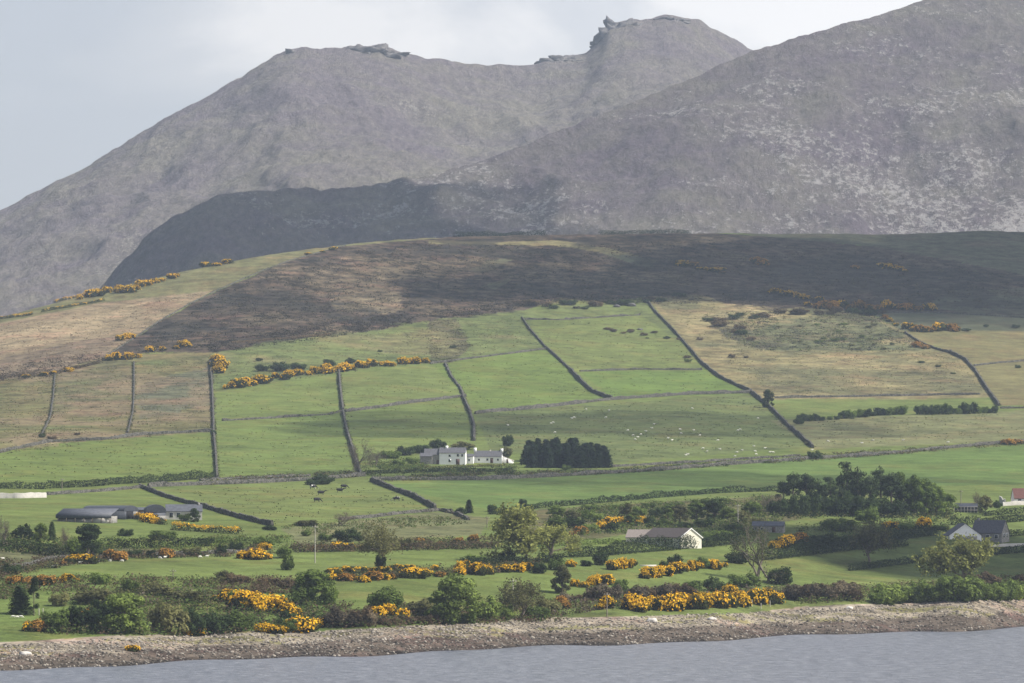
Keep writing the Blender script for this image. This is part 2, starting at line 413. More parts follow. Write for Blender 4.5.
# ------------------------------------------------------------------ mountains
def mountain(name, label, x0, x1, nx, SX, SY, YRX, YR, yfront, base_row, amp, seed, colmat, shape=1.0, edge=4.5):
    pxs = np.linspace(x0, x1, nx)
    sil = np.interp(pxs, SX, SY)
    sm = np.convolve(np.pad(sil, 3, 'edge'), np.ones(7) / 7, 'valid')
    sil = sm * .45 + sil * .55
    kw = int(90 / (pxs[1] - pxs[0])) | 1; win = np.hanning(kw + 2)[1:-1]; win /= win.sum()
    broad = np.convolve(np.pad(sil, kw // 2, 'edge'), win, 'valid')
    yr = np.interp(pxs, YRX, YR)
    u = np.array([ray(p, 341.5)[0] for p in pxs])
    nt_ = 260; nb = 26
    t = np.linspace(0, 1, nt_)
    Ym = yfront + (yr[None, :] - yfront) * t[:, None]
    br = np.maximum(base_row, broad + 60)
    row = br[None, :] + (broad - br)[None, :] * (t[:, None] ** shape) + (sil - broad)[None, :] * t[:, None] ** 9
    s = np.interp(row, np.arange(-200, 700), [slope(r) for r in range(-200, 700)])
    Zm = CAMZ + s * Ym
    Yb = yr[None, :] + np.linspace(0, 1, nb + 1)[1:, None] * 1000
    Zb = Zm[-1][None, :] - 330 * np.linspace(0, 1, nb + 1)[1:, None] ** 1.4
    Y = np.concatenate([Ym, Yb]); Z = np.concatenate([Zm, Zb]); X = Y * u[None, :]
    env = np.concatenate([np.clip((1 - t) * 5, 0.0, 1), np.clip(np.arange(1, nb + 1) / 6, 0, 1)])[:, None]
    X2 = X + 60 * fbm(X / 240, Y / 240, 3, seed + 50)
    d = amp * (ridged(X2 / 330, Y / 700, 5, seed) - .62) * 2.2 + amp * .85 * fbm(X2 / 120, Y / 210, 4, seed + 5) + amp * .33 * fbm(X / 34, Y / 60, 4, seed + 8)
    crag = np.clip(ridged(X2 / 150, Y / 120, 4, seed + 21) - .66, 0, 1)
    d = d + amp * 1.3 * crag
    Z = Z + d * env + (1 - env) * edge * fbm(X / 18, Y / 80, 3, seed + 9)
    Z[-1, :] = -20; Z[0, :] = np.minimum(Z[0, :], 40)
    ii = np.arange(Y.size).reshape(Y.shape)
    fc = np.stack([ii[:-1, :-1], ii[:-1, 1:], ii[1:, 1:], ii[1:, :-1]], -1).reshape(-1, 4)
    o = link(name, raw_mesh(name, np.stack([X, Y, Z], -1).reshape(-1, 3), fc, colmat, smooth=True))
    structure(o, label, 'mountain')
    return lambda px: (np.interp(px, pxs, yr), np.interp(px, pxs, Zm[-1]), np.interp(px, pxs, u))

def mountain_mat(name, heath, grass, rock, rockamt, bias, hb=0.0):
    m, nt, out = mat(name)
    P = pos(nt)
    g1 = noise(nt, P, 0.004, 5, .6); g2 = noise(nt, P, 0.016, 6, .65, .5)
    f = mathn(nt, 'ADD', mathn(nt, 'MULTIPLY', g1.outputs['Fac'], .55), mathn(nt, 'MULTIPLY', g2.outputs['Fac'], .45))
    base = ramp(nt, f, [(.40, heath), (.5, tuple((a + b) / 2 for a, b in zip(heath, grass))), (.60, grass)])
    fn = noise(nt, pos(nt, (.11, .04, .07)), 1.0, 7, .8)
    shade = ramp(nt, fn.outputs['Fac'], [(.3, (.58, .58, .58)), (.5, (1, 1, 1)), (.7, (1.5, 1.5, 1.5))])
    c = mixrgb(nt, base.outputs[0], shade.outputs[0], 1.0, 'MULTIPLY')
    # bare granite: slabs and boulder fields, more of it where the large noise is high
    rn = noise(nt, pos(nt, (.13, .06, .14)), 1.0, 7, .8, .0)
    rz = noise(nt, P, 0.0045, 4, .55)
    rn2 = noise(nt, pos(nt, (.014, .007, .022)), 1.0, 6, .75, .15)
    z = nt.nodes.new('ShaderNodeSeparateXYZ'); nt.links.new(P, z.inputs[0])
    xr = mathn(nt, 'ADD', mathn(nt, 'MULTIPLY', z.outputs[0], bias), mathn(nt, 'MULTIPLY', mathn(nt, 'SUBTRACT', z.outputs[2], 380.0), hb))
    q = mathn(nt, 'ADD', mathn(nt, 'ADD', mathn(nt, 'MULTIPLY', rn.outputs['Fac'], .74), mathn(nt, 'MULTIPLY', rn2.outputs['Fac'], .2)), mathn(nt, 'ADD', mathn(nt, 'MULTIPLY', rz.outputs['Fac'], .52), xr))
    rk = ramp(nt, q, [(rockamt, (0, 0, 0)), (rockamt + .06, (1, 1, 1))])
    c2 = mixrgb(nt, c, rock, rk.outputs[0])
    bh = mathn(nt, 'ADD', fn.outputs['Fac'], mathn(nt, 'MULTIPLY', q, 1.2))
    bsdf(nt, out, c2, .95, .05, bh, 0.9, 13.0)
    return m
MM1 = mountain_mat('mountain_heath_hazed_far', (0.185, 0.157, 0.168), (0.224, 0.202, 0.168), (0.36, 0.33, 0.30), .845, -0.00003, -0.0001)  # heath and grass paled and purpled to stand in for distance haze
MM2 = mountain_mat('mountain_heath_hazed_near', (0.140, 0.114, 0.130), (0.184, 0.166, 0.140), (0.39, 0.365, 0.355), .802, 0.00009, -0.00018)  # haze tint in the colour here too, darker than the far slope

fx = [-900, -300, -60, 0, 60, 120, 165, 215, 240, 262, 275, 290, 305, 320, 340, 352, 375, 390, 400, 430, 470, 510, 540, 555, 570, 586, 593, 600, 610, 620, 632, 645, 655, 665, 683, 700, 725, 745, 760, 900, 1100, 1500]
fy = [420, 330, 240, 211, 180, 145, 117, 91, 78, 63, 55, 49, 46.5, 48, 48, 46, 45, 48, 52, 58, 64, 65, 62.5, 57, 55, 53, 45, 38, 26, 21, 19, 20, 18, 15.5, 16, 21, 34, 45, 56, 120, 170, 260]
far_ridge = mountain('mountain', 'far granite mountain with rocky tors along its skyline', -320, 1350, 620, fx, fy, [-300, 300, 660, 1100], [5300, 5650, 5900, 6200], 4250, 345, 26, 4, MM1, 0.9)
nx_ = [-200, 60, 98, 103, 108, 120, 138, 143, 150, 165, 185, 200, 222, 250, 300, 340, 400, 440, 480, 520, 560, 600, 650, 700, 740, 780, 830, 880, 920, 960, 1024, 1200, 1700]
ny_ = [430, 320, 290, 284, 277, 262, 246, 236, 231, 222, 211, 205, 195, 189, 189, 187, 180, 174, 162, 147, 131, 115, 96, 74, 57, 42, 28, 14, 1, -12, -30, -60, -20]
near_ridge = mountain('mountain', 'nearer mountain shoulder strewn with pale granite boulders', -60, 1500, 620, nx_, ny_, [0, 200, 500, 1024, 1500], [4250, 4300, 4500, 4950, 5200], 3900, 330, 20, 31, MM2, 1.0)

def ico_pts(sub):
    import bmesh
    bm = bmesh.new(); bmesh.ops.create_icosphere(bm, subdivisions=sub, radius=1)
    bm.verts.ensure_lookup_table()
    v = np.array([tuple(x.co) for x in bm.verts]); f = np.array([[y.index for y in x.verts] for x in bm.faces]); bm.free(); return v, f
ICO = {k: ico_pts(k) for k in (1, 2, 3, 4, 5)}
def tor(label, px0, px1, top, bot, seed):
    """jagged granite outcrop standing on the ridge"""
    pm = (px0 + px1) / 2; yr, zr, u = far_ridge(pm); yr = float(yr) - 12
    k = yr / F; w = (px1 - px0) * k; h = (bot - top) * k
    v, f = ICO[5]; v = v.copy()
    ang = np.arctan2(v[:, 1], v[:, 0])
    n = fbm(v[:, 0] * 3.2 + seed, v[:, 2] * 2.2 + v[:, 1] * 1.7, 3, seed)
    n2 = np.abs(fbm(v[:, 0] * 6 + seed, v[:, 1] * 5 + v[:, 2] * 3, 3, seed + 4))
    s = 1 + .5 * n - .45 * n2
    V = v * s[:, None] * np.array([w / 2, w / 3.2, h * .72])
    V = np.round(V / (h * .13)) * (h * .13) * .55 + V * .45       # blocky joints
    s_ = slope(bot); z = CAMZ + s_ * yr
    o = link('granite_tor', raw_mesh('granite_tor', V, f, GRANITE), None, (float(u) * yr, yr, z))
    tag(o, label, 'rock outcrop')
tor('broad blocky granite tor on the lower summit of the far mountain', 332, 408, 40, 60, 3)
tor('low dark granite tor sloping down at the start of the lower summit', 266, 340, 44.5, 72, 8)
tor('low granite outcrop in the saddle between the two summits', 534, 594, 51, 72, 12)
tor('tall jagged granite tor leaning on the high summit', 588, 652, 12, 46, 17)
tor('small granite cap on the very top of the high summit', 652, 690, 13.5, 24, 23)

# ------------------------------------------------------------------ water and shingle
m, nt, out = mat('sea_water')
n1 = noise(nt, pos(nt, (.30, .22, 1)), 1.0, 4, .65, .1); n2 = noise(nt, pos(nt, (.05, .02, 1)), 1.0, 4, .6)
hgt = mathn(nt, 'ADD', n1.outputs['Fac'], mathn(nt, 'MULTIPLY', n2.outputs['Fac'], .6))
colr = ramp(nt, n1.outputs['Fac'], [(.36, (.05, .057, .075)), (.5, (.09, .097, .118)), (.64, (.155, .163, .186))])  # light and dark of the ripples painted into the colour along the waves
bsdf(nt, out, colr.outputs[0], .3, .35, hgt, 1.0, 1.0)
SEA = m
o = link('water', raw_mesh('water', [(-3000, -400, 0), (3000, -400, 0), (3000, 2200, 0), (-3000, 2200, 0)], [(0, 1, 2, 3)], SEA)); structure(o, 'rippled grey sea water lapping the shingle', 'sea')
m, nt, out = mat('shingle_stone')
a = N(nt, 'ShaderNodeAttribute', attribute_name='tint'); bsdf(nt, out, a.outputs['Color'], .9, .1); SHINGLE = m
v0, f0 = ICO[1]
nst = 9500; VS = []; FS = []; CS = []
for k in range(nst):
    i = R.uniform(-30, 1054); q = R.random() ** .9
    Y = float(np.interp(i, xs, Yw)) + q * 56; u, _ = ray(i, 600)
    x = u * Y; z = gz(x, Y); r = R.choice([.15, .18, .22, .27, .36]) * R.uniform(.7, 1.3)
    VS.append(v0 * np.array([r * R.uniform(.8, 1.5), r * R.uniform(.8, 1.2), r * R.uniform(.5, .9)]) * (1 + .25 * NR.standard_normal((len(v0), 1)) * .5) + np.array([x, Y, z + r * .2])); FS.append(f0 + k * len(v0))
    t = 1 if q > .5 else 0
    b = (R.choice([.05, .08, .13, .2, .32]) if not t else R.choice([.12, .18, .25, .36]))
    CS.append(np.tile([b, b * .89, b * .75, 1], (len(v0), 1)))
o = link('shingle', raw_mesh('shingle', np.concatenate(VS), np.concatenate(FS), SHINGLE, col=np.concatenate(CS)))
tag(o, 'loose grey and tan stones covering the sloping beach', 'beach stones', kind='stuff')

# ------------------------------------------------------------------ vegetation prototypes
def quads(centers, outward, size, rng, up=.55, jit=.5):
    n = len(centers)
    nrm = outward + rng.normal(0, jit, (n, 3)); nrm[:, 2] += up
    nrm /= np.linalg.norm(nrm, axis=1)[:, None] + 1e-9
    r = rng.normal(0, 1, (n, 3)); t = np.cross(nrm, r); t /= np.linalg.norm(t, axis=1)[:, None] + 1e-9
    b = np.cross(nrm, t)
    s = size * rng.uniform(.55, 1.35, (n, 1)); s2 = s * rng.uniform(.6, 1, (n, 1))
    V = np.stack([centers - t * s - b * s2 * .4, centers + b * s2, centers + t * s - b * s2 * .3, centers - b * s2 * .9], 1)
    return V.reshape(-1, 3), np.arange(n * 4).reshape(n, 4)
def blob(rng, lobes, n, surf=.55):
    """points spread through lumpy lobes; lobes: (cx,cy,cz,rx,ry,rz)"""
    C = []; O = []
    vol = np.array([l[3] * l[4] + l[5] * l[3] for l in lobes]); cnt = (n * vol / vol.sum()).astype(int)
    for l, k in zip(lobes, cnt):
        d = rng.normal(0, 1, (k, 3)); d /= np.linalg.norm(d, axis=1)[:, None]
        rr = np.where(rng.random(k) < surf, rng.uniform(.82, 1.06, k), rng.random(k) ** .5)[:, None]
        C.append(np.array(l[:3]) + d * rr * np.array(l[3:])); O.append(d)
    return np.concatenate(C), np.concatenate(O)
def tube(pts, rads, sides=5):
    V = []; Fc = []
    pts = [np.array(p, float) for p in pts]
    for k, p in enumerate(pts):
        d = pts[min(k + 1, len(pts) - 1)] - pts[max(k - 1, 0)]; d /= np.linalg.norm(d) + 1e-9
        a = np.cross(d, [0.3, 1, .1]); a /= np.linalg.norm(a) + 1e-9; b = np.cross(d, a)
        for s in range(sides):
            th = 2 * math.pi * s / sides; V.append(p + (a * math.cos(th) + b * math.sin(th)) * rads[k])
    for k in range(len(pts) - 1):
        for s in range(sides):
            s2 = (s + 1) % sides; Fc.append((k * sides + s, k * sides + s2, (k + 1) * sides + s2, (k + 1) * sides + s))
    return np.array(V), np.array(Fc)
def joint(parts):
    V = []; Fc = []; o = 0
    for v, f in parts: V.append(v); Fc.append(f + o); o += len(v)
    return np.concatenate(V), np.concatenate(Fc)
PROTO = {}
def proto(kind, mk, var):
    key = (kind, mk, var)
    if key in PROTO: return PROTO[key]
    rng = np.random.default_rng(abs(hash((len(kind), sum(map(ord, kind)), var))) % 100000)
    parts = {}
    fm = FOL.get(mk)
    if kind == 'tree':        # 10 m tall, 9 m wide
        top = rng.uniform(.25, .35)
        limbs = [tube([(0, 0, -.4), (.1, 0, 1.5), (.1, .1, 3.2), (0, .1, 6)], [.34, .27, .22, .08], 6)]
        lobes = []
        for k in range(24):
            a = k * 2.4 + rng.uniform(-.4, .4); h = rng.uniform(.8, 8.6); wr = 3.6 * math.sqrt(max(.1, 1 - ((h - 3.9) / 5.2) ** 2)) * rng.uniform(.6, 1)
            c = np.array([wr * math.cos(a), wr * math.sin(a), h]); r = rng.uniform(.7, 1.45)
            lobes.append((*c, r * 1.15, r * 1.15, r * .8))
            limbs.append(tube([(.05, .05, min(h - 1, 3.6) * .75), c * .55 + np.array([0, 0, h * .35]), c], [.13, .08, .03], 4))
        lobes.append((0, 0, 8.6, 1.5, 1.5, 1.1)); lobes.append((0, 0, 5.5, 2.4, 2.4, 2.4))
        C, O = blob(rng, lobes, 4300)
        parts['trunk'] = raw_mesh('trunk', *joint(limbs), BARK); parts['crown'] = raw_mesh('crown', *quads(C, O, .26, rng), fm)
        size = (9, 10)
    elif kind == 'bush':      # 6 wide 5 tall, leafy to the ground
        lobes = [(0, 0, 1.6, 2.2, 2.2, 1.9)]
        for k in range(11):
            a = k * 2.4 + rng.uniform(-.5, .5); h = rng.uniform(.7, 3.9); wr = 2.1 * math.sqrt(max(.08, 1 - ((h - 1.4) / 3.2) ** 2)) * rng.uniform(.7, 1.05)
            r = rng.uniform(.6, 1.15); lobes.append((wr * math.cos(a), wr * math.sin(a), h, r * 1.1, r * 1.1, r * .85))
        C, O = blob(rng, lobes, 1900); C[:, 2] = np.abs(C[:, 2])
        stems = [tube([(0, 0, -.3), (.5 * math.cos(q), .5 * math.sin(q), 1), (1.3 * math.cos(q), 1.3 * math.sin(q), 2.6)], [.12, .09, .03], 4) for q in (0, 1.3, 2.7, 4, 5.2)]
        parts['stem'] = raw_mesh('stem', *joint(stems), BARK); parts['crown'] = raw_mesh('crown', *quads(C, O, .23, rng), fm)
        size = (6, 5)
    elif kind == 'gorse':     # 4 wide 2.6 tall; blossom toward the outside and top
        lobes = [(0, 0, .8, 1.6, 1.5, 1.1)]
        for k in range(11):
            a = k * 2.4 + rng.uniform(-.5, .5); wr = rng.uniform(.5, 1.7); h = rng.uniform(.5, 1.9) * (1 - .25 * wr / 1.4); r = rng.uniform(.3, .75)
            lobes.append((wr * math.cos(a), wr * math.sin(a) * .9, h, r, r, r * .8))
        C, O = blob(rng, lobes, 900, .75); C[:, 2] = np.abs(C[:, 2])
        fl = fbm(C[:, 0] * 1.3 + var * 7, C[:, 1] * 1.3 + C[:, 2] * .9, 3, var) * .95 + (C[:, 2] / 2.4 - .33) * .8 + O[:, 2] * .12
        amt = {'flower': .12, 'orange': .08, 'sparse': .40, 'half': .26}[mk]
        isf = fl > amt
        q1 = quads(C, O, .2, rng); parts['foliage'] = raw_mesh('foliage', *q1, FOL['gorse'])
        if isf.sum() > 5:
            C2 = C[isf] + O[isf] * .09 + rng.normal(0, .1, O[isf].shape)
            parts['blossom'] = raw_mesh('blossom', *quads(np.concatenate([C2, C2 + rng.normal(0, .12, C2.shape)]), np.concatenate([O[isf]] * 2), .17, rng), FOL['orange' if mk == 'orange' else 'flower'])
        size = (4, 2.6)
    elif kind in ('bare', 'budtree'):   # 10 tall, 9 wide open twiggy tree
        segs = []; tips = []
        def grow(p, d, L, r, lev):
            p2 = p + d * L
            mid = (p + p2) / 2 + rng.normal(0, .07 * L, 3)
            segs.append(tube([p, mid, p2], [r, r * .8, r * .62], 4 if lev < 2 else 3))
            if lev >= 1: tips.append(p2); tips.append(mid)
            if lev >= 5: return
            for k in range(5 if lev == 0 else 3 if lev in (1, 2) else 2):
                nd = d + rng.normal(0, .75 if lev == 0 else .55, 3) + np.array([0, 0, .05]); nd /= np.linalg.norm(nd)
                grow(p2 if k else mid, nd, L * rng.uniform(.66, .92), r * .56, lev + 1)
        grow(np.array([0, 0, -.3]), np.array([0, 0, 1.]), 1.9, .22, 0)
        tv = np.array(tips)
        V, Fc = joint(segs)
        zmax = tv[:, 2].max(); xr_ = np.percentile(np.abs(tv[:, 0]), 96)
        S = np.array([4.5 / xr_, 4.5 / xr_, 10 / zmax]); V = V * S; tv = tv * S; tv = tv[tv[:, 2] > .8]
        parts['trunk'] = raw_mesh('trunk', V, Fc, TWIG)
        n = 5200 if kind == 'budtree' else 2400
        C = tv[rng.integers(0, len(tv), n)] + rng.normal(0, .42, (n, 3))
        parts['crown'] = raw_mesh('crown', *quads(C, rng.normal(0, 1, C.shape), (.24 if mk == 'bud' else .19) if kind == 'budtree' else .12, rng), fm)
        size = (9, 10)
    elif kind == 'conifer':   # 10 tall, 4 wide
        limbs = tube([(0, 0, -.3), (0, 0, 5), (0, 0, 9.8)], [.22, .14, .03], 6)
        C = []; O = []
        for k in range(26):
            h = .6 + k * .36; Rr = 2.0 * (1 - (h / 10.3)) ** .55 + .1
            for q in range(9):
                a = q * .7 + k * 1.1 + rng.uniform(-.3, .3); L = Rr * rng.uniform(.75, 1.12)
                nn = int(9 * L) + 4
                rr = rng.random(nn) ** .6 * L
                C.append(np.stack([rr * math.cos(a), rr * math.sin(a), h - rr * .22 + rng.normal(0, .08, nn)], -1) + rng.normal(0, .13, (nn, 3))); O.append(np.tile([math.cos(a), math.sin(a), .3], (nn, 1)))
        C = np.concatenate(C); O = np.concatenate(O)
        parts['trunk'] = raw_mesh('trunk', *limbs, BARK); parts['crown'] = raw_mesh('crown', *quads(C, O, .22, rng), fm)
        size = (3.6, 10)
    elif kind == 'pine':      # 12 tall, 8 wide, clumped upper crown, visible trunk
        limbs = [tube([(0, 0, -.3), (.2, .1, 4), (.1, .2, 8), (0, 0, 11.3)], [.32, .25, .17, .05], 6)]
        lobes = []
        for k in range(24):
            h = rng.uniform(1.8, 10.6); a = k * 2.4 + rng.uniform(-.4, .4); wr = 3.3 * (1 - ((h - 3.8) / 8.6) ** 2) * rng.uniform(.5, 1)
            r = rng.uniform(.8, 1.4); c = (wr * math.cos(a), wr * math.sin(a), h); lobes.append((*c, r * 1.2, r * 1.2, r * .6))
            limbs.append(tube([(.1, .1, h * .8), (c[0] * .6, c[1] * .6, h * .93), c], [.09, .06, .02], 4))
        lobes.append((0, 0, 10.2, 1.3, 1.3, 1.3)); lobes.append((0, 0, 8.4, 1.9, 1.9, 1.4))
        C, O = blob(rng, lobes, 2600)
        parts['trunk'] = raw_mesh('trunk', *joint(limbs), BARK); parts['crown'] = raw_mesh('crown', *quads(C, O, .25, rng), fm)
        size = (8, 12)
    PROTO[key] = (parts, size); return PROTO[key]
NAMES = {'tree': 'broadleaf_tree', 'bush': 'shrub', 'gorse': 'gorse_bush', 'bare': 'bare_tree', 'budtree': 'budding_tree', 'conifer': 'conifer', 'pine': 'pine_tree'}
CATS = {'tree': 'tree', 'bush': 'shrub', 'gorse': 'gorse bush', 'bare': 'tree', 'budtree': 'tree', 'conifer': 'conifer', 'pine': 'pine tree'}
JOINED = {}
def joined(kind, mk, parts):
    """one small mesh of all parts, for plants a few pixels high"""
    key = id(next(iter(parts.values())))
    if key in JOINED: return JOINED[key]
    V = []; Fc = []; mi = []; ms = []; o = 0
    for k, me in enumerate(parts.values()):
        v = np.zeros(len(me.vertices) * 3, np.float32); me.vertices.foreach_get('co', v)
        f = np.zeros(len(me.loops), np.int32); me.loops.foreach_get('vertex_index', f)
        f = f.reshape(-1, 4); v = v.reshape(-1, 3)
        if len(f) > 500:
            pick = NR.permutation(len(f))[:max(300, len(f) // 2)]; f = f[pick]
        V.append(v); Fc.append(f + o); o += len(v); mi += [k] * len(f); ms.append(me.materials[0])
    JOINED[key] = raw_mesh(NAMES[kind], np.concatenate(V), np.concatenate(Fc), ms, mi)
    return JOINED[key]
def plant(kind, mk, px, py, wpx, hpx, desc, group, name=None, sink=.15):
    p = at(px, py)
    parts, size = proto(kind, mk, R.randrange(4 if kind != 'gorse' else 6))
    k = ppm(p)
    w = wpx / k / size[0]; h = hpx / k / size[1]
    nm = name or NAMES[kind]
    rz = R.uniform(0, 6.28)
    if hpx < 7:
        root = link(nm, joined(kind, mk, parts), None)
        root.location = p - Vector((0, 0, sink)); root.rotation_euler = (0, 0, rz); root.scale = (w, w, h)
    else:
        root = bpy.data.objects.new(nm, None); COL.objects.link(root)
        root.location = p - Vector((0, 0, sink)); root.rotation_euler = (0, 0, rz); root.scale = (w, w, h)
        for pn, me in parts.items(): link(pn, me, root)
    tag(root, desc, CATS[kind], group, px=(px, py - hpx / 2, hpx))
    return root
def row_of(kind, mk, poly, n, w, h, desc, group, jx=3, jy=1.2, mks=None, name=None):
    d = [0]
    for a, b in zip(poly, poly[1:]): d.append(d[-1] + math.hypot(b[0] - a[0], b[1] - a[1]))
    for k in range(n):
        t = d[-1] * (k + .5) / n
        x = np.interp(t, d, [p[0] for p in poly]) + R.uniform(-jx, jx); y = np.interp(t, d, [p[1] for p in poly]) + R.uniform(-jy, jy)
        q = mks[R.randrange(len(mks))] if mks else mk
        s = R.uniform(.62, 1.42)
        dd = desc if not isinstance(desc, dict) else desc[q]
        plant(kind, q, float(x), float(y), w * s * R.uniform(.9, 1.15), h * s, dd, group, name)

# ------------------------------------------------------------------ walls and hedges that follow the ground
def path_on_ground(poly, step, smooth=True):
    pts = []
    for a, b in zip(poly, poly[1:]):
        n = max(1, int(math.hypot(b[0] - a[0], b[1] - a[1]) / 3))
        for k in range(n):
            t = k / n; pts.append(at(a[0] + (b[0] - a[0]) * t, a[1] + (b[1] - a[1]) * t))
    pts.append(at(*poly[-1]))
    xy = np.array([(p.x, p.y) for p in pts]); d = np.concatenate([[0], np.cumsum(np.hypot(*np.diff(xy, axis=0).T))])
    n = max(2, int(d[-1] / step)); t = np.linspace(0, d[-1], n + 1)
    x = np.interp(t, d, xy[:, 0]); y = np.interp(t, d, xy[:, 1])
    if smooth and n > 8:
        k = np.ones(5) / 5
        x[2:-2] = np.convolve(x, k, 'valid'); y[2:-2] = np.convolve(y, k, 'valid')
    return x, y, ground_u(x / y, y)
WALLPATHS = []
def stone_wall(poly, label, h=1.7, w=1.0, broken=0.0, name='stone_wall', material=None, seed=None, px=None, group='dry stone field walls'):
    if name == 'stone_wall': h *= .8; w *= .75; broken = max(broken, .22)
    x, y, z = path_on_ground(poly, .9)
    if name == 'stone_wall': WALLPATHS.append((x, y, z))
    sd = seed or R.randrange(1000)
    tx = np.gradient(x); ty = np.gradient(y); L = np.hypot(tx, ty) + 1e-9; nx, ny = -ty / L, tx / L
    n = len(x); s = np.arange(n)
    hh = h * (1 + .16 * fbm(s / 2.2, s * 0 + sd, 3, sd) + .22 * fbm(s / 14.0, s * 0 + sd, 2, sd + 3))
    if broken: hh = hh * np.clip(1.15 - broken * (fbm(s / 7.0, s * 0 + sd + 9, 2, sd) + .6), .12, 1.2)
    off = .18 * fbm(s / 3.0, s * 0 + 5 + sd, 2, sd)
    V = []
    for (o, q) in ((-.62, -.6), (-.55, 0.25), (-.36, .97), (.3, 1.0), (.55, .28), (.62, -.6)):
        jj = .1 * fbm(s / 1.6, s * 0 + o * 9 + sd, 2, sd + 7)
        zz = z + (hh * q if q > 0 else q) + jj * (q > 0)
        V.append(np.stack([x + nx * (o * w + off + jj), y + ny * (o * w + off + jj), zz], -1))
    V = np.stack(V, 1).reshape(-1, 3)
    Fc = []
    for k in range(n - 1):
        for q in range(5): Fc.append((k * 6 + q, k * 6 + q + 1, k * 6 + 7 + q, k * 6 + 6 + q))
    Fc.append((0, 5, 4, 3, 2, 1)); e = (n - 1) * 6; Fc.append(tuple(e + q for q in range(6)))
    base = Vector((x[0], y[0], z[0]))
    o = link(name, raw_mesh(name, V - np.array(base), Fc, material or STONE)); o.location = base
    tag(o, label, 'wall' , group, px=px)
    return o
def hedge(poly, mk, label, h=2.2, w=1.8, dens=44, leaf=.28, group='dark hedges between the lower fields', flower=0.0, gap=0.25):
    x, y, z = path_on_ground(poly, .5)
    sd = R.randrange(1000); rng = np.random.default_rng(sd)
    n = len(x); s = np.arange(n) * .5
    tx = np.gradient(x); ty = np.gradient(y); L = np.hypot(tx, ty) + 1e-9; nx, ny = -ty / L, tx / L
    hh = h * (1 + .35 * fbm(s / 6, s * 0 + sd, 3, sd) + .25 * fbm(s / 25, s * 0 + sd, 2, sd + 1)); hh = np.maximum(hh, h * gap)
    ww = w * (1 + .3 * fbm(s / 5, s * 0 + sd + 4, 3, sd))
    m_ = int(n * .5 * dens * max(1, h / 2))
    k = rng.integers(0, n, m_); th = rng.uniform(0, math.pi, m_); rr = np.where(rng.random(m_) < .6, rng.uniform(.8, 1.08, m_), rng.random(m_) ** .6)
    ox = np.cos(th) * rr * ww[k] / 2; oz = np.sin(th) ** .8 * rr * hh[k]
    C = np.stack([x[k] + nx[k] * ox + rng.normal(0, .25, m_), y[k] + ny[k] * ox + rng.normal(0, .25, m_), z[k] + oz], -1)
    O = np.stack([nx[k] * np.cos(th), ny[k] * np.cos(th), np.sin(th)], -1)
    base = np.array([x[0], y[0], z[0]])
    V, Fc = quads(C - base, O, leaf, rng)
    mats = [FOL[mk]]; mi = np.zeros(len(Fc), np.int32)
    if flower:
        mats.append(FOL['flower'])
        fl = fbm(C[:, 0] / 2.2, C[:, 1] / 2.2, 2, sd + 8) * .8 + (oz / hh[k] - .55) + flower - .5
        mi = (fl > 0).astype(np.int32)
    o = link('hedge', raw_mesh('hedge', V, Fc, mats, mi)); o.location = base
    c = poly[len(poly) // 2]; tag(o, label, 'hedge', group, px=(c[0], c[1], 5))
    return o

# ------------------------------------------------------------------ buildings
WHITE = plain('white_render', (0.84, 0.83, 0.80), .8, .06, .8); CREAM = plain('cream_render', (0.74, 0.70, 0.58), .8, .06, .8)
GREYST = plain('grey_stone_wall', (0.24, 0.23, 0.21), .95, .4, 1.6); SLATE = plain('slate', (0.105, 0.105, 0.115), .7, .3, 2.2)
BROWNT = plain('brown_tile', (0.100, 0.084, 0.078), .8, .25, 2.2); PINKT = plain('pale_pink_tile', (0.235, 0.20, 0.18), .85, .2, 2.2)  # wing roof tile is paler and pinker than the main roof
REDT = plain('red_brown_tile', (0.13, 0.06, 0.05), .8, .25, 2.2); DARKSHEET = plain('dark_metal_sheet', (0.052, 0.058, 0.072), .6, .3, 1.2, .3)
GREYSHEET = plain('grey_metal_sheet', (0.085, 0.09, 0.105), .6, .3, 1.0, .3); DARKHOLE = plain('shade_black', (0.022, 0.022, 0.024), .9, .3)  # near-black stands for the shade inside openings; also colours a handle
GLASS = plain('window_glass', (0.03, 0.035, 0.04), .12, .1, 1, .5); WOODD = plain('painted_door', (0.10, 0.06, 0.05), .6, .2)
CONC = plain('pale_concrete', (0.52, 0.49, 0.45), .9, .15, .7); PALEW = plain('pale_timber', (0.42, 0.39, 0.34), .9, .2); POLEM = plain('pole_timber', (0.22, 0.19, 0.15), .9, .3)
def box(x0, x1, y0, y1, z0, z1):
    V = np.array([(x0, y0, z0), (x1, y0, z0), (x1, y1, z0), (x0, y1, z0), (x0, y0, z1), (x1, y0, z1), (x1, y1, z1), (x0, y1, z1)], float)
    return V, np.array([(0, 3, 2, 1), (4, 5, 6, 7), (0, 1, 5, 4), (1, 2, 6, 5), (2, 3, 7, 6), (3, 0, 4, 7)])
def boxo(name, mt, parent, *b, loc=(0, 0, 0)):
    return link(name, raw_mesh(name, *box(*b), mt), parent, loc)
def gable_walls(x0, x1, y0, y1, z0, ze, zr):
    ym = (y0 + y1) / 2
    V = [(x0, y0, z0), (x0, y1, z0), (x0, y1, ze), (x0, ym, zr), (x0, y0, ze), (x1, y0, z0), (x1, y1, z0), (x1, y1, ze), (x1, ym, zr), (x1, y0, ze)]
    Fc = [(0, 4, 3, 2, 1), (5, 6, 7, 8, 9), (0, 5, 9, 4), (1, 2, 7, 6), (0, 1, 6, 5), (4, 9, 8, 3), (3, 8, 7, 2)]
    return V, Fc
